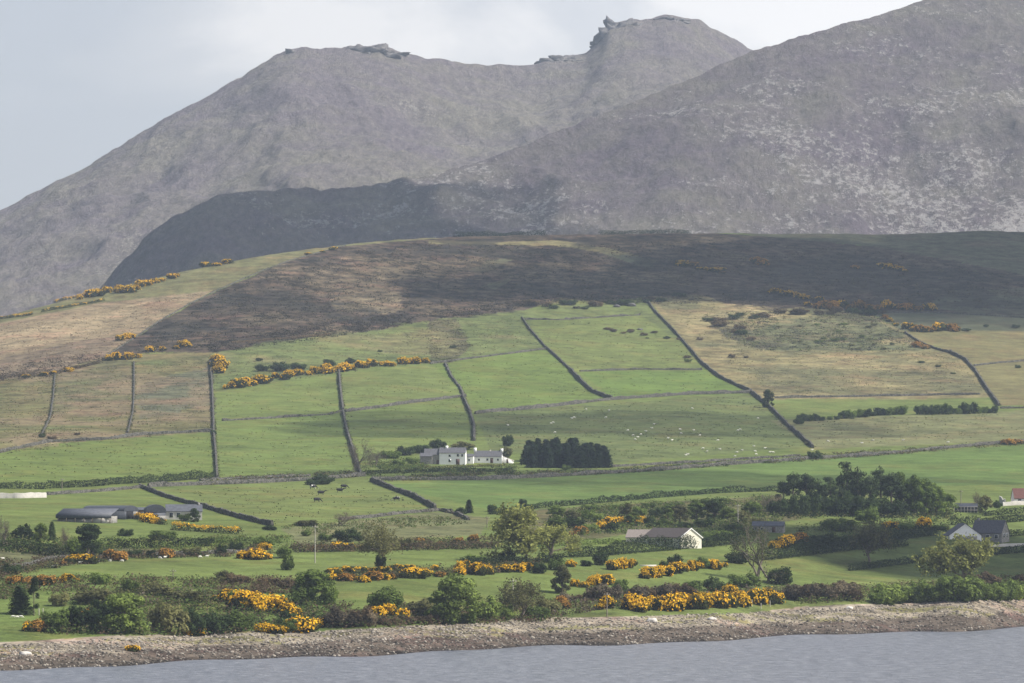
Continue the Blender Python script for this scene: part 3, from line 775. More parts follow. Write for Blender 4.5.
def gable_roof(x0, x1, y0, y1, ze, zr, oh=.3, th=.18):
    ym = (y0 + y1) / 2; k = (zr - ze) / (ym - y0); g = .02
    a0 = y0 - oh; za = ze - k * oh + g; b1 = y1 + oh; xa, xb = x0 - oh * .6, x1 + oh * .6
    V = []
    for X in (xa, xb): V += [(X, a0, za), (X, ym, zr + g), (X, b1, za), (X, b1, za + th), (X, ym, zr + g + th), (X, a0, za + th)]
    Fc = [(0, 1, 4, 5), (1, 2, 3, 4), (7, 6, 11, 10), (8, 7, 10, 9), (0, 6, 7, 1), (1, 7, 8, 2), (5, 4, 10, 11), (4, 3, 9, 10), (0, 5, 11, 6), (2, 8, 9, 3)]
    return V, Fc
def building(name, label, cat, px, py, rz, group=None, dz=0):
    p = at(px, py)
    o = bpy.data.objects.new(name, None); COL.objects.link(o); o.location = p + Vector((0, 0, dz)); o.rotation_euler = (0, 0, rz)
    tag(o, label, cat, group); return o, F / p.y
def window(parent, x, z, w, h, y, fm=WHITE, side=0):
    f = boxo('window', fm, parent, -w / 2 - .1, w / 2 + .1, -.05, .03, -.1, h + .1); boxo('pane', GLASS, f, -w / 2, w / 2, -.08, -.053, 0, h)
    if side == 0: f.location = (x, y, z)
    elif side == 1: f.location = (y, x, z); f.rotation_euler = (0, 0, rad(90))
    else: f.location = (y, x, z); f.rotation_euler = (0, 0, rad(-90))
def door(parent, x, w, h, y, mt=WOODD):
    d = boxo('door', mt, parent, -w / 2, w / 2, -.06, .03, 0, h, loc=(x, y, 0)); boxo('handle', PALEW, d, w * .32, w * .42, -.11, -.063, .95, 1.05)
def chimney(roof, x, y, z, w=.9, d=.9, h=1.4, mt=WHITE):
    boxo('chimney', mt, roof, x - w / 2, x + w / 2, y - d / 2, y + d / 2, z - .8, z + h)
def simple_house(name, label, cat, px, py, rz, L, D, ze, zr, wm, rm, wins=(), doors=(), chims=(), group=None, gwins=(), dz=0):
    o, k = building(name, label, cat, px, py, rz, group, dz)
    link('wall', raw_mesh('wall', *gable_walls(-L / 2, L / 2, 0, D, -2.0, ze, zr), wm), o)
    r = link('roof', raw_mesh('roof', *gable_roof(-L / 2, L / 2, 0, D, ze, zr), rm), o)
    for x, w, h, mt in chims: chimney(r, x, D / 2, zr, w, w, h, mt)
    for x, z, w, h in wins: window(o, x, z, w, h, -.002)
    for x, w, h in doors: door(o, x, w, h, -.002)
    for y, z, w, h in gwins: window(o, y, z, w, h, L / 2 + .002, WHITE, 1)
    return o
# the white farmhouse row
simple_house('farmhouse', 'two storey white farmhouse with slate roof and one pale chimney', 'house', 452.3, 464.6, rad(-4), 12, 6.5, 5.4, 7.7, WHITE, SLATE,
             [(-1.2, 3.6, .9, 1.0), (2.6, 3.7, 1.0, 1.1), (-1.2, 1.2, 1.0, 1.3), (4.6, 3.7, .9, 1.0)], [(2.5, 1.7, 2.6)], [(-2.8, 1.2, 1.0, WHITE)])
simple_house('stone_outbuilding', 'grey stone outbuilding joined to the end of the white farmhouse', 'outbuilding', 434.5, 464.2, rad(-4), 9.5, 6, 4.4, 7.0, GREYST, SLATE, [(-2, 1.4, .8, 1.0)], [(1.5, 1.2, 2.0)])
simple_house('stone_outbuilding', 'low grey lean stone byre beyond the outbuilding of the farmhouse', 'outbuilding', 426.0, 464.2, rad(-4), 5.5, 5, 3.6, 5.0, GREYST, SLATE)
ct_ = simple_house('cottage', 'low white cottage with a tall white chimney on each gable', 'house', 488.0, 463.0, rad(-4), 12.6, 5.8, 3.0, 5.6, WHITE, SLATE, [(-.3, 1.1, .9, 1.0), (-4.2, 1.1, .8, .9), (4.6, 1.1, .8, .9)], [(1.7, 1.3, 2.3)], [(-6.2, 1.3, 1.5, WHITE), (6.2, 1.2, 1.1, WHITE), (.8, .7, .5, PALEW)])
for q in (-1, 1): boxo('gable_wall', WHITE, ct_, q * 6.38 - .1, q * 6.38 + .1, -.15, 6.0, -1, 3.3)
simple_house('porch_annex', 'small white annex filling the gap between farmhouse and cottage', 'outbuilding', 469.2, 463.6, rad(-4), 3.6, 4.5, 3.2, 4.4, WHITE, SLATE, [(0, 1.2, .7, .9)])
o, k = building('lean_to', 'little white lean-to with sloping roof past the cottage chimney', 'outbuilding', 508.0, 463.3, rad(-8))
link('wall', raw_mesh('wall', [(-2.4, 0, -1), (2.2, 0, -1), (2.2, 3, -1), (-2.4, 3, -1), (-2.4, 0, 3.0), (2.2, 0, 1.2), (2.2, 3, 1.2), (-2.4, 3, 3.0)], box(0, 1, 0, 1, 0, 1)[1], WHITE), o)
link('roof', raw_mesh('roof', [(-2.5, -.2, 3.06), (2.5, -.2, 1.1), (2.5, 3.2, 1.1), (-2.5, 3.2, 3.06), (-2.5, -.2, 3.25), (2.5, -.2, 1.3), (2.5, 3.2, 1.3), (-2.5, 3.2, 3.25)], box(0, 1, 0, 1, 0, 1)[1], CONC), o)
door(o, -.3, .9, 1.9, -.002)

# bungalow
def gable_face(o, x, D, ze, zr, mt):    # barge boards on the gable
    for sgn in (-1, 1):
        V = []
        y0 = D / 2; y1 = D / 2 + sgn * (D / 2 + .42); k = (zr - ze) / (D / 2)
        for X in (x, x + .12):
            for (yy, zz) in ((y0, zr + .22), (y1, ze - .42 * k + .22)): V += [(X, yy, zz), (X, yy, zz - .34)]
        link('barge_board', raw_mesh('barge_board', V, [(0, 1, 3, 2), (4, 6, 7, 5), (0, 2, 6, 4), (1, 5, 7, 3), (0, 4, 5, 1), (2, 3, 7, 6)], mt), o)
bg = simple_house('bungalow', 'low bungalow with brown tiled roof and bright cream gable', 'house', 661.5, 545.5, rad(-52), 19, 9.2, 2.7, 5.6, CREAM, BROWNT, [(-6, 1, 1.6, 1.1), (-1.5, 1, 1.8, 1.1), (5, 1, 1.6, 1.1)], [(2, 1, 2.1)], (), gwins=())
gable_face(bg, 9.7, 9.2, 2.7, 5.6, WHITE)
link('wing_wall', raw_mesh('wing_wall', *gable_walls(-5.5, 5.5, -6, 2, -2, 2.6, 5.0), CREAM), bg, (-14.6, 5.5, 0), rad(38))
link('wing_roof', raw_mesh('wing_roof', *gable_roof(-5.5, 5.5, -6, 2, 2.6, 5.0), PINKT), bg, (-14.6, 5.5, 0), rad(38))
# right-hand house
rh = simple_house('house', 'slate roofed house with a low white garage gable in front', 'house', 986.5, 541.0, rad(-30), 11.5, 7.0, 3.0, 7.2, GREYST, SLATE, [(-3, 1, 1.3, 1.2), (0.5, 1, 1.3, 1.2), (3.8, 1, 1.2, 1.2)], [], [(-4.5, .8, .9, GREYST)], gwins=[(2.2, 1.2, 1.2, 1.5), (4.8, 1.2, 1.0, 1.5)])
gw = link('garage_wall', raw_mesh('garage_wall', *gable_walls(-4.5, 4.5, -5.8, 5.8, -2, 2.3, 6.4), WHITE), rh, (-8.2, -2.6, -.3), rad(-52))
link('garage_roof', raw_mesh('garage_roof', *gable_roof(-4.5, 4.5, -5.8, 5.8, 2.3, 6.4), SLATE), rh, (-8.2, -2.6, -.3), rad(-52))
gd = link('garage_door', raw_mesh('garage_door', *box(4.52, 4.6, -3.6, 4.2, 0, 2.0), GREYST), rh, (-8.2, -2.6, -.3), rad(-52)); boxo('handle', DARKHOLE, gd, 4.603, 4.66, -.2, .2, .9, 1.0)
# edge house with brown roof, pale yard wall
eh = simple_house('house', 'white house with red brown roof on the frame edge by a pale yard wall', 'house', 1028, 504.5, rad(4), 11, 7, 2.6, 6.4, WHITE, REDT, [(-3.4, .9, 1.2, 1.2)], [(0, 1, 2)], [(4, .9, .8, WHITE)])
stone_wall([(1003, 506), (1012, 505.4), (1040, 504.5)], 'pale concrete yard wall under the red brown roofed house', 1.6, .4, name='yard_wall', material=CONC, group='pale yard walls')
stone_wall([(1000, 503), (1005, 505.5)], 'short pale wall stub beside the red brown roofed house', 2.6, .5, name='yard_wall', material=CONC, group='pale yard walls')
stone_wall([(984, 547.3), (1000, 546.6), (1040, 545.6)], 'pale low garden wall beside the slate roofed house', 1.1, .4, name='garden_wall', material=CONC, group='pale yard walls')
stone_wall([(-30, 498.5), (20, 498.2), (46, 497.5)], 'long pale concrete yard wall below the dark hedge above the barns', 2.0, .6, name='yard_wall', material=CONC, group='pale yard walls')
# sheds
simple_house('shed', 'low grey roofed shed half hidden behind the open twiggy tree', 'shed', 768, 532.2, rad(-8), 11, 6, 2.2, 3.6, GREYST, GREYSHEET, [(-2, .9, 1, .8)], [(2, 1.2, 1.8)])
o, k = building('glasshouse', 'small dark glasshouse with pale frame beside the pine grove', 'glasshouse', 966, 512.5, rad(-10))
link('wall', raw_mesh('wall', *gable_walls(-4.5, 4.5, 0, 4, -1, 2.2, 3.6), GLASS), o)
link('frame', raw_mesh('frame', *joint([box(x - .06, x + .06, -.07, -.003, -.5, 2.2) for x in np.linspace(-4.5, 4.5, 8)] + [box(-4.5, 4.5, -.12, -.075, z, z + .12) for z in (.9, 2.15)]), PALEW), o)
link('roof', raw_mesh('roof', *gable_roof(-4.5, 4.5, 0, 4, 2.2, 3.6, .1, .06), DARKSHEET), o)
# barns
def arch(L, D, ze, rise, n=14):
    V = []; Fc = []
    for x in (-L / 2, L / 2):
        for k in range(n + 1):
            th = math.pi * k / n; V.append((x, D / 2 - math.cos(th) * D / 2, ze + math.sin(th) * rise))
    for k in range(n): Fc.append((k, k + 1, n + 2 + k, n + 1 + k))
    Fc.append(tuple(range(n, -1, -1))); Fc.append(tuple(range(n + 1, 2 * n + 2))); Fc.append((0, n + 1, 2 * n + 1, n))
    return V, Fc
b1, k = building('barn', 'dark round-roofed metal barn at the farm above the shore', 'barn', 103, 518.5, rad(-28))
boxo('wall', DARKSHEET, b1, -8.6, 8.6, 0.05, 8.95, -1.5, 2.6); link('roof', raw_mesh('roof', *arch(17.4, 9.2, 2.603, 1.9), DARKSHEET), b1, (0, -.1, 0))
boxo('doorway_shade', DARKHOLE, b1, 8.603, 8.66, 1.6, 5.6, 0, 2.5); boxo('sheeting', GREYST, b1, 8.603, 8.65, 5.9, 8.6, 0, 2.4)  # dark panel painted as the shade inside the barn door
b2, k = building('cattle_shed', 'long low cattle shed with grey lean roof and open dark front', 'shed', 84, 522.6, rad(-14))
boxo('wall', GREYST, b2, -9.6, 9.6, .3, 6.5, -1.5, 2.2)
link('roof', raw_mesh('roof', [(-10, -.5, 2.5), (10, -.5, 2.5), (10, 6.8, 4.6), (-10, 6.8, 4.6), (-10, -.5, 2.7), (10, -.5, 2.7), (10, 6.8, 4.8), (-10, 6.8, 4.8)], box(0, 1, 0, 1, 0, 1)[1], GREYSHEET), b2)
boxo('fascia', DARKSHEET, b2, -10, 10, -.62, -.503, 1.5, 2.75)
for xx in np.linspace(-9.4, 9.4, 7): boxo('post', POLEM, b2, xx - .15, xx + .15, -.35, -.05, -1, 2.49)
boxo('gate', CONC, b2, 3.2, 9.0, -.02, .28, -.6, 1.7); boxo('gate', GREYST, b2, -2.6, 2.4, -.02, .28, -.6, 1.1); boxo('opening_shade', DARKHOLE, b2, -9.2, 2.9, .25, .297, 1.1, 2.1)  # dark sheet on the wall stands for the shaded inside of the shed
b3, k = building('barn', 'small dark round-roofed barn beside the small pale farm cottage', 'barn', 156, 519.5, rad(14))
boxo('wall', DARKSHEET, b3, -3.4, 3.4, 0, 6, -1.5, 2.6); v, f = arch(6.2, 7.2, 2.603, 2.6); link('roof', raw_mesh('roof', v, f, DARKSHEET), b3, (-3.6, 3, 0), rad(90)).location = (3.6, 3, 0)
boxo('lower_wall', GREYST, b3, -3.5, 3.5, -.09, -.003, -1.4, 1.3)
b4 = simple_house('farm_cottage', 'small pale walled farm cottage with grey roof beside the small barn', 'house', 184, 519.8, rad(6), 12.5, 6, 3.0, 5.2, CONC, GREYSHEET, [(-4.4, .9, 1.2, 1.5), (-1.9, .9, 1.2, 1.5), (3.4, .9, 1.2, 1.5)], [(.8, 1.1, 2.1)], [(5.2, .8, .7, GREYST)])
simple_house('shed', 'tiny red brown brick shed between the two round-roofed barns', 'shed', 139.5, 517.5, rad(-5), 4.2, 3.5, 2.6, 3.4, plain('brick', (0.22, 0.13, 0.10), .9, .3, 3), GREYSHEET, [(1, 1, .7, .8)], [(-1, .9, 1.9)])
p = at(648, 566.0); o = link('concrete_slab', raw_mesh('concrete_slab', *box(-2.6, 2.6, -1.1, 1.1, -.3, .35), CONC)); o.location = p; o.rotation_euler = (0, 0, rad(14)); tag(o, 'pale low concrete slab lying beside the dark bush below the bungalow', 'slab')

# poles
def pole(px, py, hpx, label, pale=False):
    p = at(px, py); k = ppm(p); h = hpx / k
    o = bpy.data.objects.new('utility_pole', None); COL.objects.link(o); o.location = p
    mt = PALEW if pale else POLEM
    link('shaft', raw_mesh('shaft', *tube([(0, 0, -.5), (0, 0, h)], [.17, .12], 8), mt), o)
    a = boxo('crossarm', mt, o, -.9, .9, -.16, -.06, h - .7, h - .55)
    for q in (-.75, 0, .75): link('insulator', raw_mesh('insulator', *tube([(q, -.11, h - .55), (q, -.11, h - .3)], [.06, .04], 6), CONC), a)
    tag(o, label, 'utility pole', 'slim timber utility poles')
pole(607, 616.5, 24, 'slim pole on the grass bank beside the twiggy olive bush above the shingle')
pole(315, 563, 38, 'tall pale pole standing in the field beside the bare twiggy tree', True)
pole(738, 526, 22, 'pale pole among the bushes behind the bungalow', True)
pole(513, 619, 40, 'tall thin pole rising out of the shrubs by the light green twin bushes', True)
pole(173, 578, 9, 'short dark pole in the field above the shore thicket')
pole(961, 512, 22, 'dark pole beside the small glasshouse')
pole(487, 528, 12, 'short pole at the edge of the big budding tree')
pole(62, 490, 12, 'thin pole by the dark hedge above the barns')
for k, (x, y, h) in enumerate([(752, 606.5, 7), (761, 609.0, 6), (770, 606.5, 6), (678, 611, 6), (43, 616, 8), (39, 615.5, 7)]):
    p = at(x, y); hh = h / ppm(p)
    o = link('fence_post', raw_mesh('fence_post', *tube([(0, 0, -.3), (0, 0, hh * .96), (.02, 0, hh)], [.12, .11, .07], 6), PALEW)); o.location = p
    tag(o, 'weathered pale fence post in front of the yellow gorse above the shingle' if x > 600 else 'pale post beside the thin tree on the grass near the beach', 'fence post', 'weathered fence posts', px=(x, y, h))

# ------------------------------------------------------------------ walls of the fields
WALLS = [
 ([(210, 362), (212, 385), (213, 410), (214, 437), (216, 460), (217, 479)], 'long upright stone wall between the rough brown fields and the bright pastures', 1.9, 1.3, 0),
 ([(134, 363), (134, 390), (133, 412), (128, 433)], 'stone wall splitting the two wider rough brown fields below the moor', 1.4, .9, 0),
 ([(55, 375), (53, 400), (50, 418), (41, 437)], 'stone wall dividing the rough brown fields nearest the frame edge', 1.4, .9, .3),
 ([(-30, 460), (12, 450), (51, 442), (102, 440), (143, 435), (200, 432), (213, 432)], 'long stone wall along the foot of the rough brown fields', 1.8, 1.1, 0),
 ([(339, 373), (341, 395), (343, 411)], 'upper length of the upright wall below the gorse row', 2.4, 1.6, 0),
 ([(343, 412), (347, 432), (356, 461), (361, 476)], 'lower length of the upright wall running down to the bare tree', 2.2, 1.5, .2),
 ([(222, 421), (270, 418.5), (330, 414.5), (341, 411.5)], 'rough broken wall of stones across the bright pasture', 1.5, 1.2, .5),
 ([(345, 412), (370, 409), (400, 404.5), (440, 399.5), (466, 396.5)], 'stone wall between the two square pastures above the white farmhouse', 1.9, 1.2, 0),
 ([(445, 364), (452, 378), (460, 388), (464, 397)], 'tumbled wall remnant between two upper pastures', 1.8, 1.8, .5),
 ([(463, 397), (470, 413), (474, 426), (474, 441)], 'upright wall coming down behind the white cottage', 2.2, 1.6, .1),
 ([(430, 364), (480, 357.5), (520, 352.5), (547, 349)], 'thin stone wall along the top of the square upper pasture', 1.4, 1.0, .3),
 ([(522, 318), (530, 330), (545, 347), (556, 357), (570, 370)], 'upper length of the slanting wall in the middle of the hill', 1.9, 1.3, .1),
 ([(570, 370), (580, 381), (592, 392), (612, 400)], 'thick lower length of the slanting wall in the middle of the hill', 2.6, 1.8, .1),
 ([(475, 414), (490, 412), (520, 410), (560, 406), (600, 401), (640, 398), (690, 394.5), (752, 393)], 'long wall along the top of the big sheep pasture', 2.2, 1.4, 0),
 ([(645, 298), (655, 312), (668, 325), (680, 338), (692, 352), (702, 364)], 'upper length of the long diagonal wall at the tan hillside', 2.0, 1.3, 0),
 ([(702, 364), (720, 378), (750, 392), (770, 408), (790, 428), (813, 448)], 'lower length of the long diagonal wall passing the lone dark tree', 2.4, 1.5, 0),
 ([(525, 319.5), (560, 320), (600, 317.5), (640, 315)], 'broken low wall just under the moor edge', 1.6, 1.2, .6),
 ([(580, 371.5), (640, 369.5), (702, 370)], 'line of tumbled stones across the small green field', 1.5, 1.4, .5),
 ([(775, 398), (850, 397), (900, 396), (980, 394.5)], 'thin brown wall along the foot of the tan hillside', 1.4, 1.1, .2),
 ([(905, 333), (920, 343), (935, 349), (950, 353)], 'upper length of the curving wall beyond the tan hillside', 1.8, 1.3, .2),
 ([(950, 353), (965, 360), (976, 372), (986, 388), (999, 406)], 'lower length of the curving wall ending at the shrub row', 2.4, 1.7, .1),
 ([(974, 366), (1000, 363), (1040, 360)], 'thin wall running off the frame edge beyond the curving wall', 1.3, .9, .2),
 ([(1000, 408.5), (1040, 408)], 'short low wall at the frame edge past the shrub row', 1.3, 1.2, .2),
 ([(47, 495), (80, 493), (110, 491), (140, 488)], 'stone wall joining the pale yard wall above the barns', 1.6, 1.1, 0),
 ([(140, 487), (152, 492), (165, 497), (185, 503), (205, 508), (225, 514), (245, 519.5), (272, 526)], 'wall slanting down past the small pale farm cottage', 1.9, 1.4, 0),
 ([(148, 487), (200, 485), (260, 483), (310, 480.5), (365, 476)], 'lane wall along the top of the cow field', 2.0, 1.6, .1),
 ([(200, 481), (260, 478.5), (310, 476.5)], 'upper lane wall above the cow field', 1.4, 1.2, .3),
 ([(371, 481), (383, 486), (396, 491), (415, 498), (435, 509)], 'thick wall slanting down beside the cow field', 2.3, 1.6, 0),
 ([(340, 520), (370, 518), (400, 514), (440, 511), (452, 512)], 'wall along the foot of the cow field', 1.5, 1.2, .1),
 ([(436, 510), (455, 514), (468, 520)], 'crumbling wall end below the thick slanting wall', 1.6, 1.6, .5),
 ([(372, 480.5), (420, 480), (480, 480), (540, 477.5), (600, 474)], 'lane wall below the white farmhouse', 2.0, 1.6, .1),
 ([(600, 474), (660, 470.5), (720, 465.5), (780, 461.5), (812, 459)], 'lane wall below the big sheep pasture', 1.8, 1.5, .1),
 ([(812, 459), (860, 456.5), (920, 451), (980, 445.5), (1040, 441)], 'lane wall along the foot of the pale green pasture', 1.9, 1.5, .1),
 ([(612, 467), (680, 463.5), (740, 459.5), (800, 456)], 'upper bank wall at the foot of the big sheep pasture', 1.3, 1.2, .3),
 ([(850, 312.5), (900, 313), (950, 313.5), (1040, 319)], 'dark straight wall along the lower edge of the moor', 1.4, 1.0, 0),
 ([(105, 357), (130, 341), (160, 321), (188, 305), (215, 291.5)], 'lower moor wall climbing beside the tan ground', .9, .8, 0),
 ([(215, 291.5), (250, 276), (290, 260.5), (345, 246)], 'upper moor wall climbing to the crest', .9, .8, 0),
 ([(60, 558), (110, 556), (160, 555.5), (230, 553), (262, 551)], 'low rubble wall with white sheep along it below the barns', 1.2, 1.4, .2),
 ([(-20, 572), (20, 567), (60, 558)], 'low rubble bank at the end of the sheep wall', 1.2, 1.4, .4),
]
for poly, lab, h, w, br in WALLS: stone_wall(poly, lab, h, w, br)

# ------------------------------------------------------------------ hedges
HED = [
 ([(-20, 489), (20, 488.5), (45, 489)], 'hedge', 'dark hedge above the pale yard wall', 2.8, 2.5),
 ([(48, 488.5), (90, 486.5), (108, 485)], 'hedge', 'dark hedge length above the stone wall over the barns', 2.9, 2.5),
 ([(110, 484.5), (140, 483), (165, 481.5)], 'hedge', 'dark bushy hedge above the wall corner', 3.2, 2.8),
 ([(166, 481.5), (200, 479), (214, 478)], 'hedge', 'dark hedge ending at the foot of the upright wall', 3.0, 2.5),
 ([(-20, 548), (25, 552), (60, 557), (80, 558)], 'hedge', 'dark hedge under the thicket beside the barns', 2.6, 2.6),
 ([(108, 548), (150, 548.5), (200, 546.5), (212, 546)], 'hedge', 'dark hedge below the field in front of the barns', 2.6, 2.4),
 ([(200, 545.5), (240, 545), (280, 543)], 'mid', 'green hedge below the gorse bank of the barns', 2.4, 2.2),
 ([(608, 555), (640, 552.5), (673, 550)], 'hedge', 'dark hedge hiding the foot of the bungalow', 4.2, 2.6),
 ([(677, 549.5), (710, 546.5), (742, 543)], 'hedge', 'dark hedge running on past the cream gable', 4.2, 2.8),
 ([(566, 557.5), (600, 556), (610, 555)], 'hedge', 'dark hedge leading up to the bungalow hedge', 3.0, 2.4),
 ([(490, 514.5), (540, 508), (600, 503)], 'hedge', 'dark hedge behind the big budding tree', 2.0, 2.0),
 ([(600, 503), (660, 497.5), (720, 493), (775, 491)], 'hedge', 'dark hedge along the top of the woodland band', 2.2, 2.2),
 ([(765, 560), (800, 556), (850, 550), (905, 546)], 'hedge', 'dark thick hedge along the top of the shaded field', 3.8, 3.4),
 ([(800, 551), (850, 545), (900, 539), (935, 535)], 'hedge', 'dark hedge tier above the shaded field hedge', 3.4, 3.2),
 ([(850, 571), (890, 566), (940, 560)], 'hedge', 'low dark hedge crossing the shaded field', 2.0, 1.8),
 ([(976, 556), (1000, 554), (1040, 551)], 'hedge', 'dark hedge in front of the pale garden wall', 2.8, 2.6),
 ([(984, 516), (1010, 514), (1040, 512)], 'hedge', 'dark clipped hedge below the pale yard wall', 2.0, 2.2),
 ([(950, 525), (985, 524), (1040, 520)], 'hedge', 'dark hedge behind the slate roofed house', 2.6, 2.6),
 ([(1002, 537), (1040, 534)], 'hedge', 'short dark hedge behind the garden of the slate roofed house', 2.0, 2.0),
 ([(362, 474.5), (400, 473), (440, 472), (512, 471.5)], 'hedge', 'dark garden hedge in front of the white farmhouse', 1.7, 2.0),
 ([(380, 469), (410, 468.5), (424, 467.5)], 'mid', 'green garden hedge beside the grey stone outbuilding', 2.0, 3.0),
 ([(425, 468), (470, 467), (505, 466)], 'olive', 'low olive garden hedge at the foot of the white walls', 1.2, 1.5),
 ([(400, 550), (440, 549), (500, 547)], 'brown', 'brown bank hedge above the field of the bare tree', 2.2, 2.4),
 ([(300, 552), (350, 551.5), (400, 550)], 'brown', 'brown bank hedge with orange gorse beside the dark shrub', 2.4, 2.4),
 ([(520, 548), (560, 546), (620, 543)], 'mid', 'green hedge between the budding tree and the bungalow', 1.8, 1.8),
 ([(130, 517), (145, 521), (165, 525)], 'gorse', 'gorse hedge with yellow top in front of the barns', 2.0, 2.0, .22),
 ([(172, 530), (205, 532), (241, 534.5)], 'gorse', 'straight gorse hedge with a bright yellow line along its top', 2.3, 1.8, .32),
 ([(0, 319), (30, 315.5), (32, 314.5)], 'gorse', 'dark gorse hedge low on the skyline of the tan ground', 2.2, 2.4, .3),
 ([(42, 312), (70, 307), (104, 301)], 'gorse', 'dark hedge along the top of the tan ground', 2.2, 2.2, .1),
 ([(55, 301), (80, 297), (100, 293)], 'gorse', 'dark gorse hedge on the green skyline', 2.2, 2.2, .35),
 ([(232, 343), (260, 341), (300, 338), (330, 335)], 'brown', 'ragged heather fringe along the lower edge of the moor', 1.2, 3.0),
 ([(540, 563.5), (548, 562.5), (562, 561)], 'hedge', 'dark low hedge beside the orange gorse below the budding tree', 2.6, 2.4),
 ([(460, 567), (480, 566), (525, 565)], 'hedge', 'dark hedge at the foot of the big budding tree', 2.6, 2.8),
 ([(-20, 380), (20, 377), (55, 374), (100, 363)], 'brown', 'dark brown scrubby hedge at the foot of the tan ground', 2.0, 2.4),
 ([(455, 234.5), (500, 234), (545, 234.5)], 'conifer', 'far dark plantation strip on the skyline of the hill', 3.5, 8.0),
 ([(600, 232.5), (650, 231.5), (690, 233)], 'conifer', 'second far dark plantation strip on the hill skyline', 3.0, 8.0),
]
for h_ in HED:
    hedge(h_[0], h_[1], h_[2], h_[3], h_[4], flower=h_[5] if len(h_) > 5 else 0.0)

# ------------------------------------------------------------------ gorse
GG = 'yellow flowering gorse bushes'
def gorse_row(poly, n, w, h, desc, mks=('flower',), jx=3, jy=1.3): row_of('gorse', None, poly, n, w * 1.35, h * 1.08, desc, GG, jx, jy, list(mks))
F_, O_, S_, H_ = 'flower', 'orange', 'sparse', 'half'
gorse_row([(328, 581), (360, 581), (395, 580)], 7, 13, 9, 'gorse bush in the band beyond the rounded tree', (F_, O_, H_, F_))
gorse_row([(400, 578), (425, 577), (442, 576)], 4, 13, 9, 'gorse bush in the band beyond the light green twin bushes', (F_, O_, H_))
gorse_row([(452, 575), (470, 574), (490, 573)], 4, 13, 12, 'bright gorse bush in the tallest clump of the middle band', (F_,))
gorse_row([(502, 573), (520, 571), (536, 569)], 4, 11, 8, 'low gorse bush closing the middle band', (F_, H_))
gorse_row([(330, 576), (380, 573), (440, 570)], 9, 12, 8, 'dull brownish gorse bush behind the middle band', (O_, S_, S_))
gorse_row([(238, 609), (262, 611), (285, 614), (300, 618)], 9, 21, 16, 'golden gorse bush high on the shore bank thicket', (F_,))
gorse_row([(255, 631), (275, 633), (310, 630), (322, 624)], 7, 18, 14, 'golden gorse bush low on the shore bank thicket', (F_, H_, F_))
gorse_row([(214, 600), (258, 600)], 4, 16, 10, 'half flowering gorse bush on the upper rim of the shore thicket', (H_, F_))
gorse_row([(376, 618), (390, 618), (404, 619)], 4, 12, 12, 'bright gorse bush below the round green bush near the shingle', (F_,))
gorse_row([(628, 611), (640, 611), (652, 611), (664, 610), (688, 609)], 8, 14, 14, 'bright gorse bush in the shingle top row under the purple scrub', (F_,))
gorse_row([(697, 608), (715, 607), (730, 606), (745, 605)], 7, 15, 15, 'tall bright gorse bush in the shingle top row by the fence posts', (F_,))
gorse_row([(750, 605), (765, 604), (782, 604)], 4, 14, 15, 'gorse bush at the end of the shingle top row', (F_, H_))
gorse_row([(724, 597), (740, 596)], 2, 14, 11, 'gorse bush raised behind the shingle top row', (F_,))
gorse_row([(641, 579), (655, 577), (670, 574), (685, 571), (700, 568)], 9, 11, 10, 'bright gorse bush in the slanting row below the bungalow', (F_,), 1.5, .8)
gorse_row([(710, 569), (725, 567)], 3, 11, 9, 'bright gorse bush past the end of the slanting bungalow row', (F_,))
gorse_row([(608, 569), (622, 568), (637, 566)], 5, 10, 10, 'bright gorse bush in the short row beside the concrete slab', (F_,))
gorse_row([(574, 587), (590, 586), (611, 584)], 5, 10, 9, 'gorse bush in the short row beside the olive open tree', (F_, H_))
gorse_row([(566, 566), (574, 564)], 2, 8, 7, 'small gorse bush near the start of the bungalow hedge', (F_,))
gorse_row([(560, 605), (568, 610)], 3, 12, 10, 'faded gorse bush among the twigs above the shingle', (O_,))
gorse_row([(598, 608), (606, 609)], 2, 11, 10, 'gorse bush beside the slim pole on the grass bank', (H_, F_))
gorse_row([(770, 549), (785, 547), (800, 545)], 4, 14, 13, 'dull orange gorse bush by the grey roofed shed', (O_, F_))
gorse_row([(889, 531), (897, 530)], 2, 13, 10, 'orange yellow gorse bush in front of the pine grove', (F_,))
gorse_row([(917, 529), (925, 528)], 2, 12, 11, 'yellow gorse bush under the edge of the pine grove', (F_,))
gorse_row([(600, 529), (618, 526), (640, 524)], 5, 11, 9, 'yellow orange gorse bush behind the bungalow roof', (F_, H_))
gorse_row([(568, 536), (585, 533)], 3, 9, 6.5, 'faded gorse bush between budding tree and bungalow', (O_,))
gorse_row([(110, 560), (126, 559)], 3, 12, 10, 'orange gorse bush above the sheep wall', (F_, O_))
gorse_row([(165, 557), (170, 557)], 2, 11, 9, 'orange gorse bush among the dark shrubs above the sheep wall', (O_,))
gorse_row([(242, 558), (255, 559), (270, 560)], 5, 12, 10, 'yellow gorse bush at the end of the sheep wall', (F_, F_, O_))
gorse_row([(264, 550), (268, 549)], 1, 12, 8, 'lone orange gorse bush above the end of the sheep wall', (F_,))
gorse_row([(66, 584), (80, 583)], 2, 12, 9, 'orange gorse bush at the top of the shore thicket', (F_,))
gorse_row([(10, 586), (50, 584)], 4, 13, 9, 'faded russet gorse bush at the top of the shore thicket', (O_,))
gorse_row([(85, 620), (95, 619)], 2, 13, 11, 'faded orange gorse bush inside the dark shore thicket', (O_,))
gorse_row([(24, 631), (38, 631)], 2, 16, 12, 'russet gorse bush at the seaward end of the thicket', (O_, S_))
gorse_row([(132, 652), (139, 651.5)], 2, 9, 6.5, 'small orange gorse bush growing out on the shingle', (F_,))
